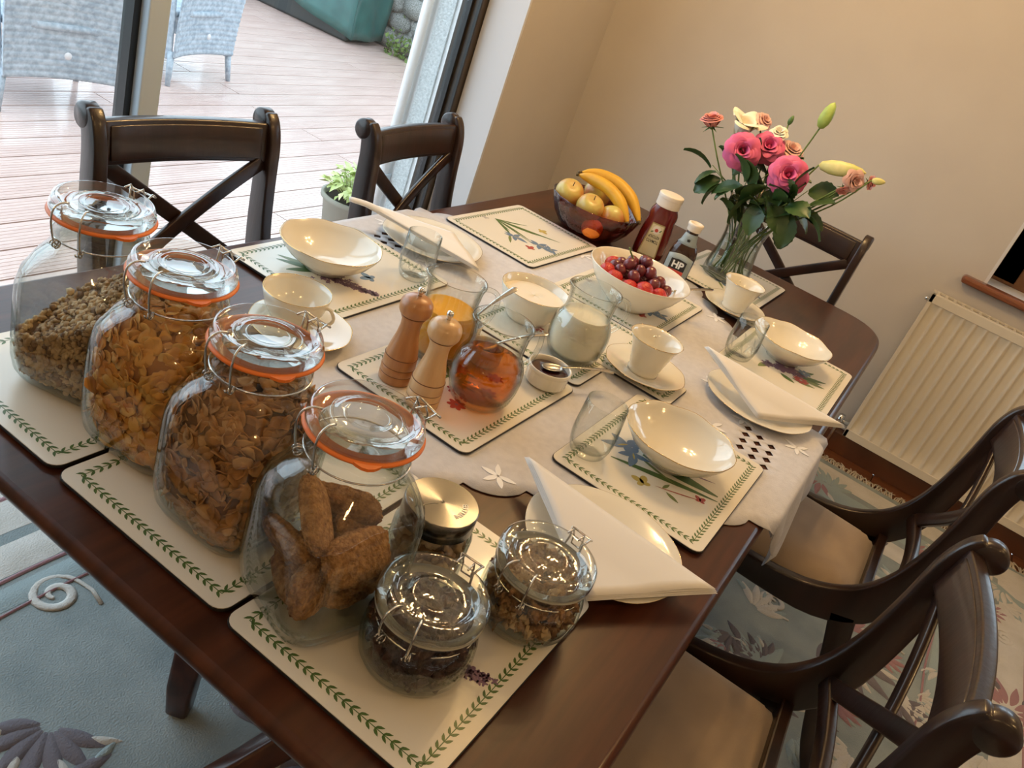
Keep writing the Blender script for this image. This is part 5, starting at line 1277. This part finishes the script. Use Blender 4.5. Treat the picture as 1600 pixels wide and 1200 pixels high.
bud((.90, -.385, 1.224), (.90, -.350, 1.215), .0095, 'lily_yellow', 'tiny cream bud at the far right end of the bouquet')
bud((1.05, -.046, 1.272), (1.05, -.043, 1.242), .0075, 'leaf_mid', 'tiny green bud on a thin stem above the middle of the bouquet')
bud((1.0, .070, 1.135), (.98, .045, 1.095), .012, 'bud_green', 'green bud tucked behind the left pink rose')
# foliage: rose leaves as single leaf things on stalks grouped by spray
def vleaf(s, w):
    def f(u, v):
        x = (u - .5) * w * sin(pi * (.04 + .93 * v)) ** .8 * (1 + .06 * sin(v * 40)); return (x, s * v, -.12 * s * (2 * v - 1) ** 2 + .10 * abs(2 * u - 1) * w + .0)
    return MB().grid(f, 6, 12).mesh('leaf', 'leaf_dark')
LV = [vleaf(.088, .070), vleaf(.072, .058), vleaf(.102, .066)]
def spray3(name, label, base, pts_, m=None):
    t = thing(name, label, 'foliage', base, 0, 'leafy sprigs in the vase')
    B0 = Vector(base)
    part('stem', MB().tube([tuple(Vector(p) - B0) for p in stem_pts(foot(), base)], .0022, 6), 'stem_green', t)
    for (p, d, k) in pts_:
        d = Vector(d).normalized(); q = d.to_track_quat('Y', 'Z')
        o = part('leaf', LV[k], None, t, loc=tuple(Vector(p) - B0)); o.rotation_euler = q.to_euler()
        o.rotation_euler.rotate_axis('Y', rf.uniform(-.9, .9))
        part('stalk', MB().tube([(0, 0, 0), tuple(Vector(p) - B0)], .0013, 5), 'stem_green', t)
spray3('rose_sprig', 'dark green leafy sprig reaching left from the vase', (.99, .02, 1.02), [((.985, .100, 1.055), (-.1, .9, .15), 2), ((.98, .06, 1.030), (-.2, .5, -.6), 0), ((.98, .085, 1.045), (-.2, .5, -.7), 1), ((.97, .02, 1.06), (-.2, .2, .9), 0), ((.99, .05, 1.02), (-.3, .3, -.8), 0)])
spray3('rose_sprig', 'dark green leafy sprig over the near rim of the vase', (.95, -.09, 1.02), [((.92, -.06, 1.035), (-.2, .25, -.9), 2), ((.92, -.10, 1.03), (-.3, -.1, -.9), 2), ((.90, -.14, 1.045), (-.1, -.5, -.6), 0), ((.93, -.02, 1.05), (-.2, .5, -.6), 0), ((.92, -.05, 1.06), (-.3, .3, .6), 0), ((.91, -.13, 1.06), (-.3, -.3, .2), 1)])
spray3('rose_sprig', 'dark green leafy sprig spreading right below the lily bud', (.94, -.17, 1.05), [((.92, -.20, 1.065), (-.1, -.8, -.2), 2), ((.91, -.22, 1.075), (-.2, -.7, .5), 0), ((.90, -.24, 1.06), (-.2, -.6, -.35), 0), ((.91, -.19, 1.04), (-.2, -.25, -.9), 2), ((.92, -.17, 1.07), (-.2, -.2, .7), 1), ((.96, -.20, 1.11), (-.1, -.9, .3), 0)])
spray3('rose_sprig', 'dark green leaves filling the middle between the roses', (.98, -.05, 1.07), [((.96, -.02, 1.075), (-.3, .4, .7), 0), ((.97, -.07, 1.08), (-.2, -.3, .8), 2), ((.99, .03, 1.07), (0, .6, .4), 0), ((1.0, -.11, 1.08), (-.1, -.6, .6), 0), ((.95, -.06, 1.06), (-.4, 0, .4), 1), ((1.0, -.02, 1.10), (-.1, .2, 1), 0), ((1.0, -.08, 1.12), (-.1, -.5, .6), 0), ((.96, -.10, 1.07), (-.4, -.3, -.1), 0)])
spray3('rose_sprig', 'dark green leaf hanging down beside the chair behind the vase', (.96, -.17, 1.01), [((.95, -.185, 1.01), (-.1, -.25, -.9), 0), ((.98, -.14, 1.02), (0, -.4, -.7), 1)])

fr_ = random.Random(4)
for q, (bx_, by_, bz_, lb) in enumerate(((.95, -.03, 1.0, 'dense dark leaves just above the left of the vase rim'), (.93, -.14, 1.02, 'dense dark leaves just above the right of the vase rim'), (1.02, -.10, 1.06, 'dark leaves behind the open roses at the heart of the bouquet'))):
    spray3('rose_sprig', lb, (bx_, by_, bz_), [((bx_ + fr_.uniform(-.04, .03), by_ + fr_.uniform(-.05, .05), bz_ + fr_.uniform(-.01, .07)), (fr_.uniform(-.6, .3), fr_.uniform(-1, 1), fr_.uniform(-.7, .8)), fr_.choice((0, 1, 2))) for _ in range(9)])
